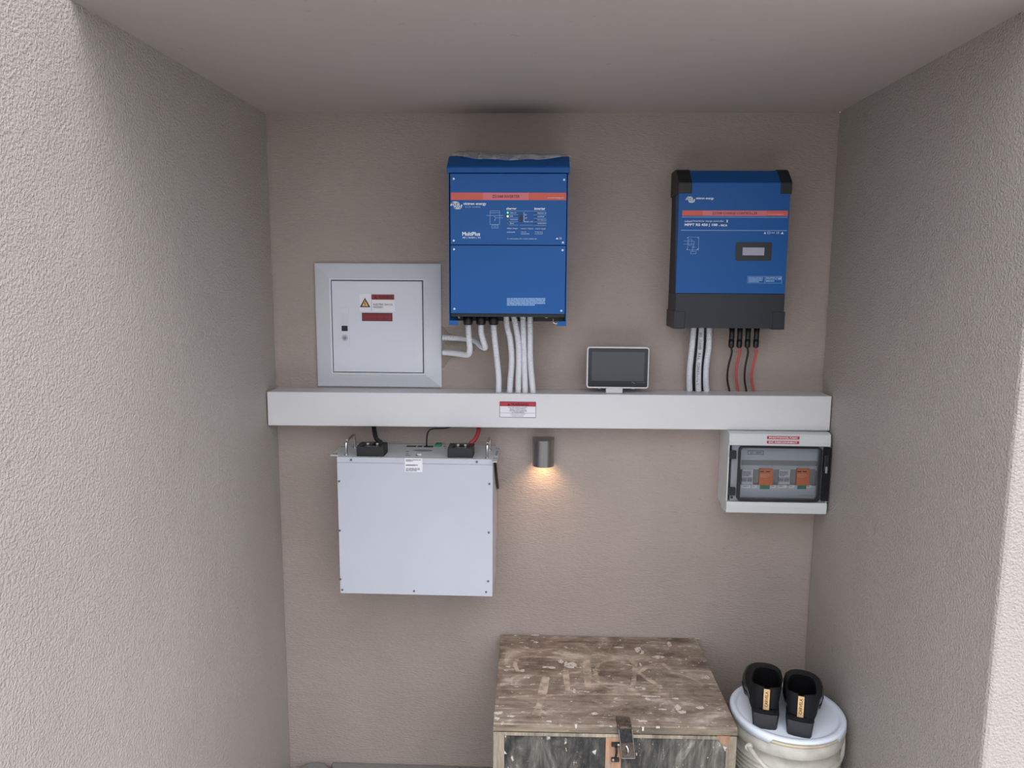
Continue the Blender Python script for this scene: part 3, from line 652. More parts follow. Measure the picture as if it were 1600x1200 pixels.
tocon([(817, 488, .13), (817.8, 520, .13), (819, 560, .115), (820, 592, .09)], 820.5, inv_lbl+'fourth of the five from the left')
tocon([(828.3, 488, .13), (828.4, 520, .13), (828.6, 560, .115), (831, 592, .09)], 833, inv_lbl+'rightmost of the five, kinked at its foot')
ml = 'white corrugated conduit under the solar charge controller, '
tocon([(1084, 511, .05), (1081.5, 540, .045), (1078, 572, .035), (1077, 595, .03)], 1077.6, ml+'leftmost of the three', 0.022, r=0.0088)
pc = tocon([(1096, 511, .05), (1094.6, 540, .045), (1091.6, 572, .035), (1091, 595, .03)], 1091.2, ml+'middle one, with black writing printed down it', 0.022, r=0.0088)
tocon([(1108.2, 511, .05), (1107.6, 540, .045), (1103.6, 572, .035), (1103, 595, .03)], 1104, ml+'rightmost of the three', 0.022, r=0.0088)
# black marking on the middle conduit: small raised print following the front of the tube
mk = B(); rnd = random.Random(5)
cp = spline([at(1095.3, 521, .0595), at(1094.4, 540, .0548), at(1091.6, 572, .0448), at(1090.8, 603, .035)], 12)
cp = resample(cp, 0.0075)
glyph = list("FOSUTHGIEFTSUCH")
for i, q in enumerate(cp[:-1]):
    if i in (2, 7, 11): continue
    cu = bpy.data.curves.new('t', 'FONT'); cu.body = glyph[i % len(glyph)]; cu.size = 0.0095; cu.offset = 0.0001; cu.resolution_u = 2; cu.align_x = 'CENTER'; cu.align_y = 'CENTER'
    oo = bpy.data.objects.new('t', cu); me = bpy.data.meshes.new_from_object(oo)
    for v in me.vertices: v.co = (q.x-v.co.y, q.y, q.z+v.co.x)
    mk.bm.from_mesh(me); bpy.data.objects.remove(oo); bpy.data.curves.remove(cu)
ob = obj('printed_marking', mk, M['ink'], pc)
# black cables between those conduits
for i, (pts, ex, lb_) in enumerate([([(1090, 511, .04), (1087.6, 540, .033), (1084.6, 572, .022), (1084, 595, .018)], 1084.3, 'thin black cable between the left and middle conduits under the charge controller'),
                            ([(1102, 511, .04), (1100.8, 540, .033), (1097.6, 572, .022), (1096.8, 595, .018)], 1097.8, 'thin black cable between the middle and right conduits under the charge controller')]):
    e = at(ex, 612, 0.012); e.z = zt(e.x)+0.0006
    single('black_cable', B().tube(path(pts)+[e], 0.0035, 10), M['cable_k'], lb_, 'cable')
names = [(1144, 'black', 1143.2, 1138.2, 1136.4, 1139.8, 'leftmost'), (1156.5, 'red', 1155.6, 1151, 1150.6, 1153.6, 'left'), (1169.3, 'black', 1168.6, 1164.6, 1163.4, 1166.2, 'right'), (1182.6, 'red', 1181.4, 1176.4, 1174.6, 1177.4, 'rightmost')]
for px, colr, xa, xb, xc, xd, pos in names:
    lab = {'leftmost': 'black solar lead with plug, leftmost of four under the charge controller', 'left': 'red solar lead with black plug between the two black leads', 'right': 'black solar lead with plug between the two red leads', 'rightmost': 'red solar lead with black plug, rightmost of four under the charge controller'}[pos]
    a_ = at(px, 513.5, 0.055)
    T = thing('solar_lead', lab, 'cable', (at(xd, 611, 0.015).x, -0.015, zt(0.6)), 'solar leads under the charge controller')
    zt_, z2 = CZ0-0.0032, at(px, 531, 0.055).z; z3 = at(px-0.5, 543.5, 0.055).z
    obj('plug', B().lathe(a_.x, a_.y, [(0.0068, z2+0.0005), (0.0078, z2+0.004), (0.0072, z2+0.018), (0.0082, zt_)], 16), M['black'], T)
    obj('plug_nut', B().lathe(a_.x-0.0004, a_.y, [(0.0052, z3), (0.0082, z3+0.004), (0.0082, z2), (0.007, z2+0.0005)], 12), M['blackdeep'], T)
    e = at(xd, 611, 0.015); e.z = zt(e.x)+0.0004
    obj('wire', B().tube([Vector((a_.x-0.0004, a_.y, z3+0.002)), at(xa, 552, .05), at(xb, 572, .035), at(xc, 592, .022), e], 0.0036 if colr == 'red' else 0.0030, 10), M['wire_r' if colr == 'red' else 'cable_k'], T)

# ------------------------------------------------------------------ touch display on its stand
TD = 0.072
c = at(959, 613, 0.05)
TS = thing('touch_display', 'small dark touch screen with rounded white rim standing on the trunking', 'touch screen', (c.x, -0.05, zt(c.x)))
x0, x1, z0, z1 = rect((916.6, 542, 1014.2, 607), TD)
obj('rim', B().prism_y(rrect(x0, x1, z0, z1, 0.008), -TD, -TD+0.022, 0.002), M['white'], TS)
gl_ = obj('glass', B().prism_y(rrect(x0+0.0042, x1-0.0036, z0+0.0045, z1-0.0042, 0.005), -TD-0.0008, -TD+0.004), M['bezel'], TS)
obj('screen_area', B().bar((924.6, 550, 1006.8, 595.2), TD+0.0008, 0.0002), M['screen'], gl_)
g = B().stroke([(987.5, 597.6), (989, 596.8), (990, 598.6), (992, 599)], 1.0, TD+0.0009); g.text('victron energy', (994.5, 597.2, 1007, 598.8), TD+0.0009); obj('maker_mark', g, M['inkgrey'], gl_)
zst = zt(c.x)+0.0002
b = B().box(at(947, 608, TD).x, at(973, 608, TD).x, -TD+0.003, -TD+0.016, zst, z0+0.002, 0.001)
b.box(at(948, 608, TD).x, at(972, 608, TD).x, -TD+0.004, -0.012, zst, zst+0.004, 0.001)
obj('stand', b, M['white'], TS)
for xx in (937, 990): q = at(xx, 607, TD); obj('thumb_screw', B().cyl((q.x, q.y+0.011, z0+0.0005), (q.x, q.y+0.011, z0-0.003), 0.0045, 12), M['zinc'], TS)

# ------------------------------------------------------------------ battery module
BZ, BD, BX0, BX1 = 1.063, 0.19, -0.574, -0.1345
BT = thing('battery_module', 'large white box shaped battery hung under the trunking with two chrome handles on top', 'battery', ((BX0+BX1)/2, 0, 0.662))
ZB = at(647, 928.5, BD).z
obj('case', B().box(BX0, BX1, -BD+0.001, -0.004, ZB, BZ-0.002, 0.001), M['coolwhite'], BT)
zsm = at(648, 724, BD).z
obj('front_sheet', B().box(BX0, BX1, -BD-0.0012, -BD+0.001, ZB-0.001, zsm-0.0012, 0.0006), M['coolwhite'], BT)
obj('top_fold', B().box(BX0, BX1, -BD-0.0004, -BD+0.001, zsm, BZ-0.0015, 0.0004), M['coolwhite'], BT)
tp = B().box(BX0, BX1, -BD+0.0005, -0.012, BZ-0.002, BZ, 0.0005)
tp.box(BX0-0.026, BX0+0.002, -0.165, -0.03, BZ-0.004, BZ-0.0005, 0.0004).box(BX1-0.002, BX1+0.012, -BD-0.02, -0.03, BZ-0.004, BZ-0.0005, 0.0004)
obj('terminal_plate', tp, M['zinc'], BT)
for yy in (-0.06, -0.15):
    for dx in (-0.012, -0.020): obj('rack_hole', B().cyl((BX0+dx, yy, BZ-0.0005), (BX0+dx, yy, BZ+0.0004), 0.0028, 12), M['ink'], BT)
for yy in (-0.055, -0.175):
    for dx in (0.003, 0.009): obj('rack_hole', B().cyl((BX1+dx, yy, BZ-0.0005), (BX1+dx, yy, BZ+0.0004), 0.0022, 12), M['ink'], BT)
obj('ear_tag', B().box(BX1+0.003, BX1+0.010, -0.14, -0.085, BZ-0.0005, BZ+0.0006), M['insert_d'], BT)
def handle(x, y0, y1, h=0.04):
    p = [Vector((x, y0, BZ))]; r = 0.011
    for k in range(7): a_ = PI/2*k/6; p.append(Vector((x, y0+r-r*math.cos(a_), BZ+h-r+r*math.sin(a_))))
    for k in range(7): a_ = PI/2*k/6; p.append(Vector((x, y1-r+r*math.sin(a_), BZ+h-r+r*math.cos(a_))))
    p.append(Vector((x, y1, BZ)))
    b = B().tube(p, 0.0042, 14, smooth_path=False)
    for yy in (y0, y1): b.cyl((x, yy, BZ), (x, yy, BZ+0.002), 0.007)
    return b
obj('handle', handle(-0.553, -0.168, -0.068), M['chrome'], BT)
obj('handle', handle(-0.151, -0.178, -0.082), M['chrome'], BT)
def terminal(xa, xb, lug):
    T = obj('terminal_shroud', B().box(xa, xb, -0.178, -0.172, BZ, BZ+0.027, 0.001).box(xa, xa+0.014, -0.172, -0.118, BZ, BZ+0.029, 0.001).box(xb-0.012, xb, -0.172, -0.118, BZ, BZ+0.029, 0.001).box(xa, xb, -0.172, -0.118, BZ, BZ+0.006), M['black'], BT)
    b = B().box(xa+0.018, xb-0.016, -0.160, -0.146, BZ+0.006, BZ+0.024, 0.001)
    for k in range(2): x_ = xa+0.027+k*(xb-xa-0.05); b.cyl((x_, -0.153, BZ+0.02), (x_, -0.153, BZ+0.033), 0.0035, 8); b.cyl((x_, -0.153, BZ+0.024), (x_, -0.153, BZ+0.028), 0.007, 6)
    obj('lug_bolts', b, M['zinc'], T)
    obj('clear_cover', B().box(xa+0.014, xb-0.012, -0.170, -0.120, BZ+0.029, BZ+0.0305), M['clear'], T)
terminal(-0.521, -0.444, 1); terminal(-0.263, -0.192, 2)
def plate_rect(px0, py0, px1, py1, h=0.0006, z=BZ):
    a_ = atz(px0, py1, z); c_ = atz(px1, py1, z); e_ = atz((px0+px1)/2, py0, z); return (a_.x, c_.x, a_.y, e_.y, z, z+h)
b = B()
for r_ in ((634.5, 696.3, 649.8, 698.3), (652, 696.5, 659, 698.6), (661.5, 696.6, 676.5, 698.9)): b.box(*plate_rect(*r_))
obj('port_slots', b, M['blackdeep'], BT)
obj('green_connector', B().box(*plate_rect(679.5, 694.4, 689, 698, 0.006)), M['green'], BT)
a_ = atz(661, 704, BZ); b = B()
b.prism_z([(a_.x+0.028*math.cos(k*PI/12), a_.y+0.014*math.sin(k*PI/12)) for k in range(24)], BZ, BZ+0.0005); obj('oval_badge', b, M['pvframe'], BT)
a_ = atz(655, 711, BZ); b = B().cyl(a_, a_+Vector((0, 0, 0.004)), 0.007, 20); obj('push_button', b, M['sticker'], BT)
b = B().box(*plate_rect(649.5, 708, 654, 712)); obj('button_mark', b, M['ink'], BT)
b = B()
for k, (x, y) in enumerate(((634, 705), (634, 708.5), (638, 711.5), (633, 711), (693, 697), (694, 700))): b.box(*plate_rect(x, y, x+5-k % 3, y+0.9, 0.0003))
obj('port_print', b, M['inkgrey'], BT)
b = B()
SCR = ((548.5, 718.6), (745, 721.8), (530, 752), (764.6, 756), (531, 829), (763.6, 832), (532, 905), (762.8, 908), (535, 921.5), (647, 923.5), (759.6, 925))
for x, y in SCR:
    q = at(x, y, BD+0.0012); obj('screw', B().cyl((q.x, q.y+0.001, q.z), (q.x, q.y-0.0012, q.z), 0.0032, 12), M['screwm'], BT)
st = obj('rating_sticker', B().bar((632.6, 716, 660, 737.5), BD+0.0012, 0.0002), M['sticker'], BT)
obj('sticker_lettering', B().lines((634, 718, 658.6, 721.8), 2, BD+0.0014, words=4, seed=2).lines((634, 726, 658, 729), 1, BD+0.0014, words=2, seed=5).lines((634, 731.4, 656, 737), 3, BD+0.0014, words=4, seed=8), M['inkgrey'], st)
# strap wedge seen behind the right ear
q0, q1 = at(771.5, 722, 0.12), at(775, 768, 0.05)
b = B().tube([Vector((BX1+0.004, -0.16, BZ-0.006)), Vector((BX1+0.005, -0.11, 1.0)), Vector((BX1+0.0045, -0.035, 0.945)), Vector((BX1+0.004, -0.006, 0.93))], 0.004, 8)
obj('retaining_strap', b, M['blackdeep'], BT)
# power cables
zb_ = lambda x: 1.134+0.0043*x-0.0003
def power(name, pts, r, m, label, cat='cable'):
    return single(name, B().tube(pts, r, 14), m, label, cat)
s_ = at(583.5, 667, .055); s_.z = zb_(s_.x)
power('power_cable', [s_, at(585.5, 676, .08), at(588.5, 686, .105), Vector((-0.463, -0.114, BZ+0.024)), Vector((-0.465, -0.113, BZ+0.010))], 0.0068, M['cable_k'], 'thick black power cable from the trunking to the left battery terminal')
s_ = at(748.6, 667, .055); s_.z = zb_(s_.x)
power('power_cable', [s_, at(747, 676, .08), at(742.5, 686, .100), Vector((-0.205, -0.111, BZ+0.026)), Vector((-0.211, -0.111, BZ+0.012))], 0.0062, M['cable_r'], 'thick red power cable from the trunking to the right battery terminal')
s_ = at(716, 666, .05); s_.z = zb_(s_.x)
power('data_cable', [s_, at(696, 669, .06), at(676, 670, .075), at(669, 675, .078), at(667, 684, .072), Vector((atz(667, 697, BZ).x, -0.041, BZ+0.0012))], 0.0022, M['cable_k'], 'thin black data cable looping from the trunking to the battery top')

# ------------------------------------------------------------------ wall lamp
LX, LW, LZ0, LZ1 = 0.0068, 0.0325, 1.010, 1.090
LM = thing('wall_lamp', 'brushed steel down light glowing warm on the wall below the trunking', 'wall lamp', (LX, 0, LZ0))
def dshape(wd, cy, n=24): return [(LX-wd, -0.001)] + [(LX-wd*math.cos(PI*k/n), cy-wd*math.sin(PI*k/n)*1.05) for k in range(n+1)] + [(LX+wd, -0.001)]
bb = B(); bm = bb.bm; po = dshape(LW, -0.035); pi_ = [(LX+(x-LX)*0.93, y*0.965 if y < -0.002 else y-0.001) for x, y in po]
R0 = [bm.verts.new((x, y, LZ1)) for x, y in po]; R1 = [bm.verts.new((x, y, LZ0)) for x, y in po]; R2 = [bm.verts.new((x, y, LZ0)) for x, y in pi_]; R3 = [bm.verts.new((x, y, LZ0+0.03)) for x, y in pi_]
k = len(po)
for A_, D_ in ((R0, R1), (R1, R2), (R2, R3)):
    for i in range(k-1): bm.faces.new((A_[i], A_[i+1], D_[i+1], D_[i])).smooth = True
    bm.faces.new((A_[k-1], A_[0], D_[0], D_[k-1]))
bm.faces.new(R0); bm.faces.new(R3)
bmesh.ops.recalc_face_normals(bm, faces=bm.faces[:])
obj('shade', bb, M['tin'], LM, smooth=True)
obj('lens', B().cyl((LX, -0.034, LZ0+0.028), (LX, -0.034, LZ0+0.022), 0.022, 24), M['bulb'], LM)
ll = bpy.data.lights.new('lamp_light', 'SPOT'); lo = bpy.data.objects.new('lamp_light', ll); COL.objects.link(lo); lo.parent = LM
ll.energy = 0.62; ll.color = (1.0, 0.62, 0.34); ll.spot_size = math.radians(125); ll.spot_blend = 0.9; ll.shadow_soft_size = 0.012
lo.location = (0, -0.034, 0.018)

# ------------------------------------------------------------------ isolator enclosure under the trunking (right)
PX0, PX1, PZ0, PZ1, PD = 0.5335, 0.8185, 0.898, 1.1355, 0.12
PV = thing('isolator_enclosure', 'light grey wall enclosure with clear door under the right end of the trunking', 'enclosure', ((PX0+PX1)/2, 0, PZ0))
za = at(1215, 697, PD).z; zc_ = at(1212, 785, PD).z
b = B()
b.prism_x([(-0.0005, PZ0+0.010), (-0.055, PZ0+0.004), (-0.055, PZ1-0.002), (-0.0005, PZ1-0.004)], PX0+0.002, PX1-0.002, 0.001)
obj('back_box', b, M['pvwhite'], PV)
b = B()
b.box(PX0+0.0002, PX0+0.0035, -PD+0.006, -0.056, zc_-0.004, za+0.004).box(PX1-0.0035, PX1-0.0002, -PD+0.006, -0.056, zc_-0.004, za+0.004)
b.prism_x([(-0.056, za), (-PD, za), (-PD-0.001, za+0.012), (-PD+0.002, PZ1-0.004), (-PD+0.012, PZ1), (-0.056, PZ1)], PX0, PX1, 0.0022)
b.prism_x([(-0.056, zc_), (-PD, zc_), (-PD-0.0015, zc_-0.012), (-PD+0.001, PZ0+0.002), (-PD+0.006, PZ0), (-0.056, PZ0)], PX0, PX1, 0.0022)
obj('cover', b, M['pvwhite'], PV)
obj('interior_panel', B().box(PX0+0.004, PX1-0.004, -0.072, -0.056, zc_+0.0005, za-0.0005), M['pvframe'], PV)
# label on the upper cover
for k, (s_, py) in enumerate((('PHOTOVOLTAIC', 684.2), ('DC DISCONNECT', 691.3))):
    t_ = obj('red_label', B().bar((1198.6-k*0.3, py-2.3, 1249.2-k*0.6, py+2.1), PD+0.0008, 0.0006, 0.001), M['red'], PV)
    obj('lettering', B().text(s_, (1201.5-k*0.3, py-1.4, 1246.5-k*0.6, py+1.2), PD+0.0014, bold=0.03), M['sticker'], t_)
# door: frame, gasket, window
dx0, dx1, _, _ = rect((1141, 697, 1296.5, 785), PD-0.008)
wx0, wx1, wz0, wz1 = rect((1153, 698.5, 1283, 783.2), PD)
def ringplate(outer, inner, y0, y1, bm):
    n_ = len(outer); r = [[bm.verts.new((x, y, z)) for x, z in P_] for P_, y in ((outer, y0), (outer, y1), (inner, y1), (inner, y0))]
    for A_, D_ in zip(r, r[1:]+r[:1]):
        for i in range(n_): bm.faces.new((A_[i], A_[(i+1) % n_], D_[(i+1) % n_], D_[i]))
    bmesh.ops.recalc_face_normals(bm, faces=bm.faces[:])
def rr(x0, x1, z0, z1, r): return rrect(x0, x1, z0, z1, r, 6)
b = B(); ringplate(rr(dx0+0.002, dx1-0.001, zc_+0.001, za-0.001, 0.001), rr(wx0+0.004, wx1-0.004, wz0+0.004, wz1-0.004, 0.008), -PD+0.008, -PD+0.022, b.bm)
obj('door_surround', b, M['pvframe'], PV)
dr = B(); ringplate(rr(wx0, wx1, wz0, wz1, 0.010), rr(wx0+0.0055, wx1-0.0055, wz0+0.005, wz1-0.004, 0.008), -PD-0.001, -PD+0.010, dr.bm)
dr = obj('door', dr, M['gasket'], PV)
obj('window_pane', B().prism_y(rr(wx0+0.004, wx1-0.004, wz0+0.004, wz1-0.003, 0.008), -PD+0.001, -PD+0.003), M['smoked'], dr)
for py in ((703.5, 716), (761, 773)):
    obj('hinge', B().bar((1139.6-(py[0] > 720)*1.6, py[0], 1149.6-(py[0] > 720)*1.4, py[1]), PD-0.003, 0.008, 0.0015).bar((1141.5-(py[0] > 720)*1.6, py[0]+3, 1147.5, py[1]-3), PD+0.005, 0.002), M['gasket'], PV)
b = B(); x0, x1, z0, z1 = rect((1284.8, 699, 1296.6, 783), PD-0.002); b.prism_y(rr(x0, x1, z0, z1, 0.003), -PD+0.0005, -PD+0.010); obj('latch_strip', b, M['bezel'], PV)
b = B()
x0, x1, z0, z1 = rect((1287, 711, 1294.5, 736), PD); b.box(x0, x1, -PD-0.004, -PD, z0, z1, 0.002)
obj('latch', b, M['gasket'], PV)
q = at(1290, 735, PD); obj('latch_key', B().box(q.x-0.003, q.x+0.003, -PD-0.0065, -PD-0.0035, q.z-0.007, q.z+0.012, 0.001), M['insert_d'], PV)
q = at(1141.5, 777, PD-0.008); obj('cover_screw', B().cyl((q.x+0.003, -PD+0.009, q.z), (q.x+0.003, -PD+0.0065, q.z), 0.0035, 14), M['gasket'], PV)
ID = 0.082
obj('insert_plate', B().bar((1155, 697.5, 1282, 727.6), ID, 0.008).bar((1155, 727.6, 1282, 733.2), ID-0.006, 0.008).bar((1155, 757, 1282, 785), ID, 0.008), M['insert'], PV)
obj('dark_strip', B().bar((1158, 719.4, 1278, 727.4), ID+0.008, 0.0004), M['insert_d'], PV)  # darker grey strip across the insert plate
obj('rail', B().bar((1157, 733.2, 1280, 757), ID-0.004, 0.002), M['insert_d'], PV)
for x in (1158.2, 1216):
    cb = obj('circuit_breaker', B().bar((x, 732.6, x+17.6, 756), ID, 0.006, 0.001), M['breaker'], PV)
    obj('toggles', B().bar((x+0.8, 747.6, x+7.6, 752), ID+0.006, 0.003).bar((x+9.4, 747.6, x+16.6, 752), ID+0.006, 0.003).bar((x, 746, x+17.6, 746.8), ID+0.006, 0.0006), M['pvframe'], cb)
    obj('breaker_print', B().lines((x+2, 736.5, x+15, 744.5), 4, ID+0.006, words=3, seed=int(x)), M['inkgrey'], cb)
for x, w_ in ((1176.6, 8), (1207, 8.5), (1234.4, 8), (1264.5, 8)):
    obj('blank_module', B().bar((x, 733.2, x+w_, 753), ID-0.001, 0.005, 0.001).bar((x, 740, x+w_, 740.6), ID+0.004, 0.001), M['insert_d'], PV)
for x, w_ in ((1184.8, 21.2), (1243, 20.2)):
    sp = obj('surge_arrester', B().bar((x, 731.4, x+w_, 757), ID, 0.010, 0.0012), M['spd'], PV)
    obj('arrester_slots', B().bar((x+3, 736, x+9, 737.7), ID+0.010, 0.0006).bar((x+w_-9, 736, x+w_-3, 737.7), ID+0.010, 0.0006), M['ink'], sp)
    obj('arrester_print', B().lines((x+3, 741, x+w_-3, 747), 3, ID+0.010, words=2, seed=int(x), gap=0.7), M['pailring'], sp)
    obj('green_foot', B().bar((x+1.4, 757, x+w_-5, 762.8), ID, 0.0095), M['green'], sp)
for i, (x, w_) in enumerate(((1159, 13), (1175, 8), (1204, 8), (1215.5, 14), (1233, 8.5), (1260, 8))):
    t_ = obj('circuit_label', B().bar((x, 757.8, x+w_, 762.6), ID+0.008, 0.0004), M['sticker'], PV)
    obj('label_print', B().lines((x+1.2, 759.4, x+w_-1.2, 761), 1, ID+0.0084, words=2, seed=i), M['inkgrey'], t_)
g = B().frame((1168.4, 704.2, 1193.2, 710.2), ID+0.008, 0.7); g.text('DC  1000V', (1172.5, 705.8, 1190.5, 708.8), ID+0.008, bold=0.02); obj('voltage_label', g, M['ink'], PV)
obj('lower_print', B().text('SURGE ARRESTOR  1000 V', (1248, 773.4, 1271, 775.2), ID+0.008), M['inkgrey'], PV)

# ------------------------------------------------------------------ wooden chest
KZ = 0.457
ra = math.radians(0.9); kc = Vector((0.188, -0.248, 0))
CH = thing('wooden_chest', 'weathered paint splashed wooden chest with iron hasp standing against the back wall', 'chest', (kc.x, kc.y, 0))
KW0, KW1, KF, KR = -0.116, 0.4945, -0.484, -0.008
RM = Matrix.Rotation(ra, 3, 'Z')
def kobj(name, b, m, parent):
    for v in b.bm.verts: p = v.co-kc; p = RM @ p; v.co = p+kc
    return obj(name, b, m, parent)
LT = 0.021
lid = kobj('lid', B().box(KW0, KW1, KF, KR, KZ-0.011, KZ, 0.0015).box(KW0+0.002, KW1-0.002, KF+0.015, KR-0.003, KZ-LT, KZ-0.011), M['lidwood'], CH)
kobj('lid_edge', B().box(KW0-0.001, KW1+0.001, KF-0.0015, KF+0.016, KZ-LT, KZ-0.0045, 0.0015), M['edgewood'], lid)
t0 = KZ-LT-0.0035
b = B().box(KW0+0.002, KW1-0.002, KF+0.012, KR, 0.0, t0)
b.box(KW0, KW0+0.028, KF, KF+0.013, 0.0, t0, 0.001).box(KW1-0.026, KW1, KF, KF+0.013, 0.0, t0, 0.001).box(KW0+0.028, KW1-0.026, KF, KF+0.013, t0-0.009, t0, 0.001).box(KW0+0.028, KW1-0.026, KF, KF+0.013, 0, 0.05, 0.001)
kobj('carcass', b, M['framewood'], CH)
mx0, mx1 = at(944, 1165, 0.486).x, at(969, 1165, 0.486).x
kobj('centre_batten', B().box(mx0, mx1, KF, KF+0.013, 0.05, t0-0.0095, 0.001), M['barewood'], CH)
kobj('front_panel', B().box(KW0+0.0285, mx0-0.0005, KF+0.003, KF+0.013, 0.0505, t0-0.0095), M['blackwood'], CH)
kobj('front_panel', B().box(mx1+0.0005, KW1-0.0265, KF+0.003, KF+0.013, 0.0505, t0-0.0095), M['blackwood'], CH)
# bare orange patch at the upper right corner of the front and paint chips
def flat(pts, y, b, th=0.0004):
    P = [at(x, yy, -y) for x, yy in pts]; b.prism_y([(p.x, p.z) for p in P][::-1], y-th, y)
b = B(); flat([(1120, 1149.5), (1141, 1150), (1141, 1172), (1133, 1170), (1124, 1158)], KF+0.0028, b); obj('bare_patch', b, M['barewood'], CH)
b = B()
flat([(899, 1145), (908, 1145), (905.5, 1152), (903.5, 1152)], KF+0.0025, b); flat([(1129, 1165), (1136, 1168), (1133, 1174)], KF-0.0025, b)
flat([(925, 1174), (932, 1171), (930, 1180), (927, 1177)], KF+0.0025, b); flat([(781, 1164), (785, 1168), (792, 1178), (787, 1178)], KF-0.002, b); flat([(783, 1131), (786, 1131), (785, 1140), (783, 1140)], KF-0.003, b)
flat([(1003, 1135.5), (1006.5, 1135.5), (1006, 1142), (1003, 1142)], KF-0.004, b); flat([(1025, 1135), (1031, 1135), (1031, 1138), (1025, 1138)], KF-0.004, b)
flat([(868, 1167), (870, 1166), (871, 1168), (869, 1169)], KF+0.0025, b); flat([(898, 1131), (902, 1131), (901, 1138), (899, 1138)], KF-0.003, b)
obj('paint_chips', b, M['splash'], CH)
# faded brushed characters on the lid
def lidstroke(b, pts, wpx, z=KZ+0.0004):
    P = [atz(740+x*0.2625, 980+y*0.2625, z) for x, y in pts]; hw = wpx*0.2625*0.0017*0.5
    L_ = []; R_ = []
    for i, p in enumerate(P):
        t = (P[min(i+1, len(P)-1)]-P[max(i-1, 0)]); t.z = 0; t.normalize(); n = Vector((-t.y, t.x, 0))
        k_ = hw*(1+0.25*math.sin(i*2.3+x if False else i*2.3)); L_.append(b.bm.verts.new(p+n*k_)); R_.append(b.bm.verts.new(p-n*k_))
    for i in range(len(P)-1): b.bm.faces.new((L_[i], L_[i+1], R_[i+1], R_[i]))
b = B()
for pts, w_ in (([(375, 172), (300, 176), (258, 188), (246, 225), (262, 258), (300, 262)], 24), ([(330, 176), (440, 178), (560, 182)], 18), ([(430, 295), (412, 380), (395, 450), (372, 525)], 48),
                ([(548, 250), (552, 310), (562, 375)], 34), ([(670, 190), (676, 270), (682, 360)], 46), ([(655, 178), (740, 180)], 24), ([(885, 192), (810, 192), (748, 215), (724, 260), (738, 322), (800, 360), (880, 362), (950, 352)], 24),
                ([(930, 190), (960, 220), (958, 290), (950, 350)], 30), ([(1090, 212), (1030, 240), (980, 268), (1040, 310), (1115, 358)], 28), ([(1120, 215), (1190, 262), (1290, 300), (1370, 345)], 26), ([(150, 418), (400, 408), (620, 398), (900, 400), (1150, 398)], 20)):
    lidstroke(b, pts, w_)
lg = obj('faded_brush_marks', b, M['ghost'], CH)
lid['label'] = 'grey brown lid with worn paint'
def blob(b, x, y, rx, ry, z=KZ+0.0002, th=0.0012, seed=0):
    rnd = random.Random(seed+int(x*7+y)); c_ = atz(740+x*0.2625, 980+y*0.2625, z); k_ = 18; pts = []
    for i in range(k_): a_ = 2*PI*i/k_; q_ = rnd.uniform(0.6, 1.1); pts.append((c_.x+rx*0.2625*0.00165*q_*math.cos(a_), c_.y+ry*0.2625*0.0030*q_*math.sin(a_)))
    b.prism_z(pts, KZ-0.0002, KZ+th)
b = B()
for x, y, rx, ry in ((575, 225, 50, 26), (520, 205, 22, 14), (455, 240, 50, 7), (980, 135, 26, 28), (1000, 150, 18, 16), (1100, 178, 42, 11), (993, 222, 8, 13), (1013, 365, 12, 8), (1215, 480, 22, 20), (1240, 505, 26, 10), (1165, 100, 16, 20), (365, 48, 30, 6), (250, 50, 14, 5), (370, 90, 20, 5), (205, 235, 18, 5), (195, 256, 16, 5), (315, 300, 20, 6), (290, 258, 16, 8), (515, 276, 7, 5), (1060, 412, 60, 3), (1035, 428, 16, 4), (1285, 115, 10, 4), (1205, 425, 22, 5), (1125, 490, 30, 4), (1265, 190, 5, 5), (870, 120, 40, 3), (1330, 68, 20, 4), (150, 512, 34, 9), (220, 530, 30, 5), (135, 545, 20, 8), (720, 515, 24, 6), (600, 380, 10, 14), (1010, 560, 34, 4), (1350, 480, 30, 10), (1390, 300, 16, 14), (450, 560, 20, 4)):
    blob(b, x, y, rx, ry)
ps = obj('paint_splashes', b, M['splash'], CH); ps['kind'] = 'stuff'
# hasp and staple
b = B(); q0, q1 = atz(963.5, 1129, KZ), atz(987, 1121, KZ)
b.box(q0.x, at(987, 1128, 0.488).x, KF-0.004, q1.y, KZ, KZ+0.0025, 0.0008)
for fx in (0.25, 0.75): b.cyl((q0.x+0.041*fx, (KF+q1.y)/2, KZ+0.0025), (q0.x+0.041*fx, (KF+q1.y)/2, KZ+0.0045), 0.004, 12)
HS = obj('hasp', b, M['rust'], CH)
xh0, xh1 = at(964.5, 1130, 0.49).x, at(987.5, 1130, 0.49).x
obj('hinge_knuckle', B().cyl((xh0, KF-0.007, KZ-0.0005), (xh1, KF-0.007, KZ-0.0005), 0.0042, 14), M['rust'], HS)
def hplate(px, th, y):
    P = [at(x, yy, -y) for x, yy in px]; b = B(); b.prism_y([(p.x, p.z) for p in P][::-1], y-th, y); return b
obj('hasp_plate', hplate([(966, 1133), (987, 1133), (992, 1184.5), (971.5, 1184.5)], 0.002, -0.4885), M['rust'], HS)
obj('hasp_plate_black', hplate([(967.8, 1138.5), (986, 1138), (988.5, 1160), (970, 1161)], 0.0012, -0.4905), M['ironk'], HS)
b = B()
for p_, q_ in (((966, 1133), (971.8, 1184.8)), ((987, 1133), (992, 1184.5)), ((971.8, 1184.8), (992, 1184.8))): b.tube([at(*p_, 0.4915), at(*q_, 0.4915)], 0.0011, 8, smooth_path=False)
obj('hasp_rim', b, M['tin'], HS)
b = B().tube([at(978.5, 1165.5, .491), at(981, 1170, .4955), at(981.5, 1175, .4975), at(981, 1179.5, .4925)], 0.0022, 10); obj('staple', b, M['chrome'], HS)
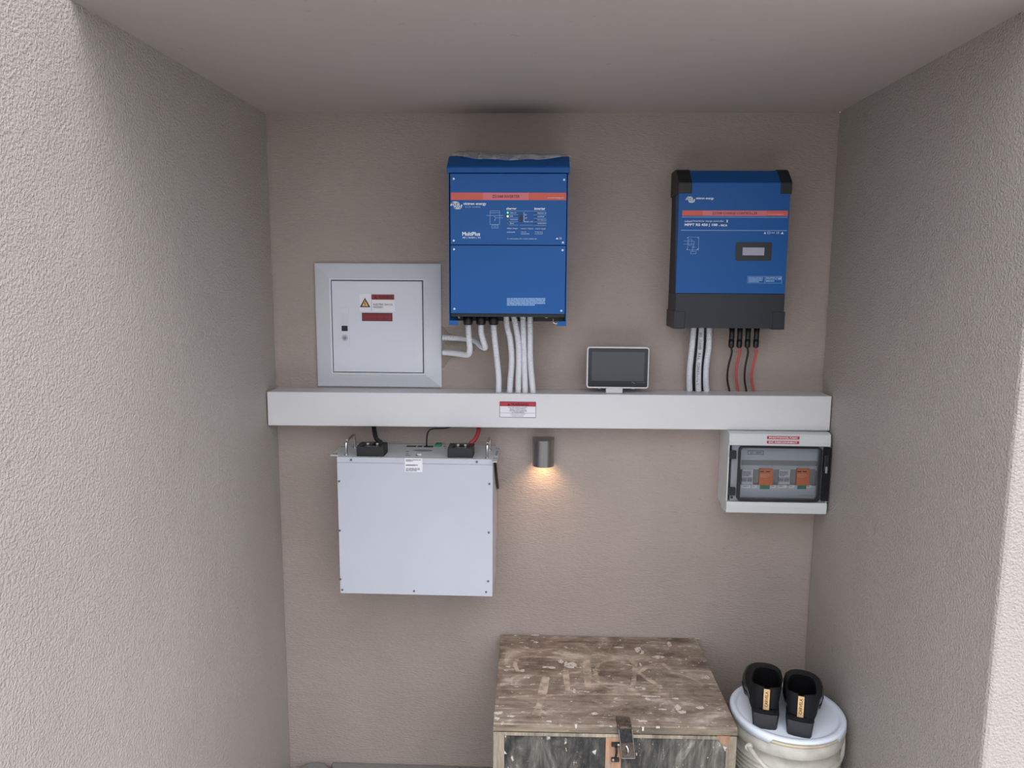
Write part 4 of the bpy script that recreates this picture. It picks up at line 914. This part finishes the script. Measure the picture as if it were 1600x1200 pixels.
b = B().bar((955.5, 1160, 968, 1166), 0.486, 0.003, 0.0008, lift=-0.0025).bar((955, 1184, 967.5, 1189.5), 0.486, 0.003, 0.0008, lift=-0.0025).tube([at(962.5, 1167, .490), at(963.5, 1175, .492), at(962, 1183, .491)], 0.003, 10); obj('latch_link', b, M['ironk'], HS)
b = B()
for x, y in ((966.3, 1163), (962.5, 1168.5), (957.8, 1186.5)): q = at(x, y, .489); b.cyl((q.x, q.y, q.z), (q.x, q.y-0.003, q.z), 0.003, 12)
obj('rivets', b, M['tin'], HS)

# ------------------------------------------------------------------ pail with lid
LCX, LCY, LZ, LR = 0.6695, -0.325, 0.42, 0.1485
PL = thing('plastic_pail', 'large off white plastic pail with bluish lid in the right corner beside the chest', 'bucket', (LCX, LCY, 0))
prof = [(0.122, 0.0), (0.124, 0.004), (0.133, 0.27)]
for k in range(5):
    z_ = 0.275+k*0.012; prof += [(0.136, z_), (0.141, z_+0.002), (0.141, z_+0.005), (0.136, z_+0.007)]
prof += [(0.137, 0.362), (0.1425, 0.364), (0.1445, 0.368), (0.1455, 0.396), (0.1415, 0.399), (0.1415, 0.405), (0.12, 0.405)]
obj('pail_body', B().lathe(LCX, LCY, prof, 72), M['pail'], PL)
obj('stained_ring', B().lathe(LCX, LCY, [(0.141, 0.3995), (0.1462, 0.4005), (0.147, 0.4035), (0.1465, 0.407), (0.141, 0.408)], 72), M['pailring'], PL)
def drop(j, a_):
    if j > 1: return 0
    an = math.degrees(a_) % 360
    # the skirt has been cut away between two tear tabs at the front
    d_ = 0.0
    if 237 < an < 310: d_ = 0.009
    if 180 < an < 237: d_ = -0.004*(an-180)/57
    if 310 < an < 350: d_ = -0.003*(350-an)/40
    return d_
lid2 = [(LR-0.004, LZ-0.017), (LR+0.001, LZ-0.017), (LR, LZ-0.004), (LR-0.003, LZ), (LR-0.014, LZ), (LR-0.017, LZ-0.003), (LR-0.02, LZ-0.005), (LR-0.024, LZ-0.0042), (0.06, LZ-0.004), (0.0, LZ-0.004)]
bl = B(); bl.lathe(LCX, LCY, lid2[:-1], 96, True, drop)
obj('pail_lid', bl, M['paillid'], PL)
c = atz(1170, 1168, 0.385)
hx = LCX-0.148*math.cos(math.radians(38)); hy = LCY-0.148*math.sin(math.radians(38))
h0 = at(1171, 1167, 0.455); hp = [at(1170, 1167, 0.445), at(1178, 1178, 0.472), at(1188, 1190, 0.492), at(1201, 1202, 0.502), at(1225, 1216, 0.505), at(1262, 1218, 0.495), at(1297, 1205, 0.45), at(1315, 1180, 0.38), Vector((LCX+0.1485, LCY-0.01, 0.385))]
obj('bail_handle', B().tube(hp, 0.0058, 12), M['pail'], PL)
c_ = hp[0]; obj('handle_ear', B().cyl(c_+Vector((0.004, 0.008, 0)), c_+Vector((-0.002, -0.004, 0)), 0.009, 16), M['pail'], PL)

# ------------------------------------------------------------------ shoes
def shoe(loc, yaw, mirror, label):
    T = thing('loafer', label, 'shoe', loc, 'pair of black loafers on the pail lid')
    T.rotation_euler = (0, 0, yaw)
    N = 48; Ls = 0.250; WS = 1.13
    def wdt(s, side):
        s = s/0.250*0.262
        # half width along the shoe, inner side (-1) straighter than outer (+1)
        keys = [(0, 0.0), (0.006, 0.020), (0.02, 0.0285), (0.05, 0.0315), (0.10, 0.033), (0.15, 0.0415), (0.19, 0.0465), (0.22, 0.0435), (0.245, 0.032), (0.257, 0.018), (0.262, 0.0)]
        for (a_, wa), (b_, wb) in zip(keys, keys[1:]):
            if s <= b_: t = (s-a_)/(b_-a_); t = t*t*(3-2*t) if a_ > 0.01 and b_ < 0.25 else math.sqrt(max(0, t)) if a_ == 0 else t; return WS*(wa+(wb-wa)*t)*(1.05 if side > 0 else 0.93)
        return 0
    def outline(k):
        a_ = 2*PI*k/N; s = Ls*(0.5-0.5*math.cos(a_)); side = 1 if math.sin(a_) >= 0 else -1
        bend = 0.004*math.sin(PI*s/Ls)
        wv = wdt(s, side*1) if k % (N//2) else 0
        return Vector((mirror*(side*wv+bend), s, 0))
    def rimpt(k, inset=0.0):
        a_ = 2*PI*k/N
        s = -0.007 + (0.090-inset*2)*(0.5-0.5*math.cos(a_))+inset
        wv = (0.0365-inset)*abs(math.sin(a_))**0.62*(1 if math.sin(a_) >= 0 else -1)
        u = s/0.083
        z = 0.112 - 0.030*math.sin(PI*min(1, max(0, u*1.15)))*0.35 + 0.006*max(0, u)**1.6 - (0.006*(1-min(1, abs(wv)/0.01)) if u < 0.08 else 0)
        return Vector((mirror*wv, s, z))
    def zb(s):   # underside of the upper: high at the heel, low at the toe
        t = min(1, max(0, (s-0.05)/0.10)); t = t*t*(3-2*t); return 0.038*(1-t)+0.016*t
    b = B(); bm = b.bm; K = 10; rings = []
    for j in range(K+1):
        t = j/K; r = []
        for k in range(N):
            O = outline(k); O.z = zb(O.y); R_ = rimpt(k)
            h = 1-math.cos(t*PI/2); v = math.sin(t*PI/2)
            front_ = max(0.0, min(1, (O.y-0.10)/0.12))
            hh = t*0.35+h*0.65; vv = t*(1-0.45*front_)+v*0.45*front_
            p = Vector((O.x+(R_.x-O.x)*hh, O.y+(R_.y-O.y)*hh, O.z+(R_.z-O.z)*vv))
            bulge = 0.0045*math.sin(PI*t); d_ = Vector((O.x, (O.y-0.1)*0.4, 0))
            if d_.length > 0: p += d_.normalized()*bulge
            r.append(bm.verts.new(p))
        rings.append(r)
    for A_, D_ in zip(rings, rings[1:]):
        for k in range(N): bm.faces.new((A_[k], A_[(k+1) % N], D_[(k+1) % N], D_[k]))
    bm.faces.new(rings[0][::-1])
    bmesh.ops.recalc_face_normals(bm, faces=bm.faces[:])
    def lobj(name, b, m, parent=T, sm=True):
        me = bpy.data.meshes.new(name)
        if sm:
            for f in b.bm.faces: f.smooth = True
        b.bm.to_mesh(me); b.bm.free(); me.materials.append(m); me.set_sharp_from_angle(angle=math.radians(50))
        o = bpy.data.objects.new(name, me); COL.objects.link(o); o.parent = parent; return o
    U = lobj('upper', b, M['suede'])
    # lining: rolls over the rim and drops to the insole
    b = B(); bm = b.bm; rg = []
    for ins, dz in ((0.0, 0.0), (0.0012, 0.0012), (0.003, 0.0), (0.0035, -0.015), (0.005, -0.045)):
        rr_ = []
        for k in range(N):
            p = rimpt(k, ins); z = max(p.z+dz, zb(p.y)+0.006)
            if dz < -0.02: z = zb(p.y)+0.008
            rr_.append(bm.verts.new((p.x, p.y, z)))
        rg.append(rr_)
    for A_, D_ in zip(rg, rg[1:]):
        for k in range(N): bm.faces.new((A_[k], A_[(k+1) % N], D_[(k+1) % N], D_[k]))
    bm.faces.new(rg[-1]); bmesh.ops.recalc_face_normals(bm, faces=bm.faces[:])
    lobj('lining', b, M['lining'])
    # sole and block heel
    def solid(pts_fn, z0f, z1f, s0, s1, scale=1.0):
        b = B(); bm = b.bm; lo_, hi_ = [], []
        for k in range(N):
            O = outline(k); s = min(max(O.y, s0), s1); x = O.x
            x *= scale; lo_.append(bm.verts.new((x*0.94, s, z0f(s)))); hi_.append(bm.verts.new((x, s, z1f(s))))
        for k in range(N): bm.faces.new((lo_[k], lo_[(k+1) % N], hi_[(k+1) % N], hi_[k]))
        bm.faces.new(lo_[::-1]); bm.faces.new(hi_); bmesh.ops.recalc_face_normals(bm, faces=bm.faces[:]); return b
    lobj('sole', solid(None, lambda s: zb(s)-0.007 if s < 0.13 else max(0.0, zb(s)-0.014), lambda s: zb(s)+0.001, -0.002, 0.264, 1.04), M['sole'])
    hb = B(); bm = hb.bm
    def hr(z, f, back, front_):
        pts = []
        for (x, y) in ((-0.62, front_), (-1, front_+0.0), (-1.0, back+0.012), (-0.86, back+0.003), (-0.4, back), (0.4, back), (0.86, back+0.003), (1.0, back+0.012), (1, front_)): pts.append(bm.verts.new((mirror*x*f, y, z)))
        return pts
    r1 = hr(0.0, 0.0300, -0.014, 0.044); r2 = hr(0.008, 0.0306, -0.014, 0.046); r3 = hr(0.036, 0.0345, -0.006, 0.062)
    for A_, D_ in ((r1, r2), (r2, r3)):
        for k in range(9): bm.faces.new((A_[k], A_[(k+1) % 9], D_[(k+1) % 9], D_[k]))
    bm.faces.new(r1[::-1]); bm.faces.new(r3); bmesh.ops.recalc_face_normals(bm, faces=bm.faces[:])
    lobj('heel', hb, M['sole'], sm=False)
    # smooth leather quarter piece wrapping the outer side
    b = B(); bm = b.bm; g = []
    for k in range(6, 19):
        row = []
        for j in range(0, 8):
            v_ = rg_pt = None
            t = 0.12+0.55*j/7*(0.4+0.6*(k-6)/12)
            O = outline(k); O.z = zb(O.y); R_ = rimpt(k); h = 1-math.cos(t*PI/2); v = math.sin(t*PI/2)
            front_ = max(0.0, min(1, (O.y-0.10)/0.12)); hh = t*0.35+h*0.65; vv = t*(1-0.45*front_)+v*0.45*front_
            p = Vector((O.x+(R_.x-O.x)*hh, O.y+(R_.y-O.y)*hh, O.z+(R_.z-O.z)*vv)); d_ = Vector((O.x, (O.y-0.1)*0.4, 0)).normalized(); p += d_*(0.0045*math.sin(PI*t)+0.0012)
            row.append(bm.verts.new(p))
        g.append(row)
    for A_, D_ in zip(g, g[1:]):
        for k in range(7): bm.faces.new((A_[k], A_[k+1], D_[k+1], D_[k]))
    bmesh.ops.recalc_face_normals(bm, faces=bm.faces[:])
    q = lobj('side_leather', b, M['patent']); md = q.modifiers.new('t', 'SOLIDIFY'); md.thickness = 0.0012
    # gold plate on the back seam, with upright lettering
    b = B().box(-0.0076, 0.0076, -0.0150, -0.0125, 0.054, 0.110, 0.0006)
    tag = lobj('gold_plate', b, M['gold'], sm=False)
    cu = bpy.data.curves.new('t', 'FONT'); cu.body = 'CARVELA'; cu.size = 1; cu.offset = 0.02; cu.resolution_u = 2
    oo = bpy.data.objects.new('t', cu); me = bpy.data.meshes.new_from_object(oo); xs = [v.co.x for v in me.vertices]; ys = [v.co.y for v in me.vertices]
    for v in me.vertices: v.co = (0.004-(v.co.y-min(ys))/(max(ys)-min(ys))*0.008, -0.0153, 0.062+(v.co.x-min(xs))/(max(xs)-min(xs))*0.042)
    me.materials.append(M['goldink']); bpy.data.objects.remove(oo)
    o = bpy.data.objects.new('plate_lettering', me); COL.objects.link(o); o.parent = tag
    return T
ZT = LZ-0.004
shoe((0.589, -0.402, ZT), math.radians(-15), -1, 'black loafer with gold heel plate, left one on the pail lid, beside the chest')
shoe((0.667, -0.432, ZT), math.radians(-19), 1, 'black loafer with gold heel plate, right one, nearer the front of the pail lid')
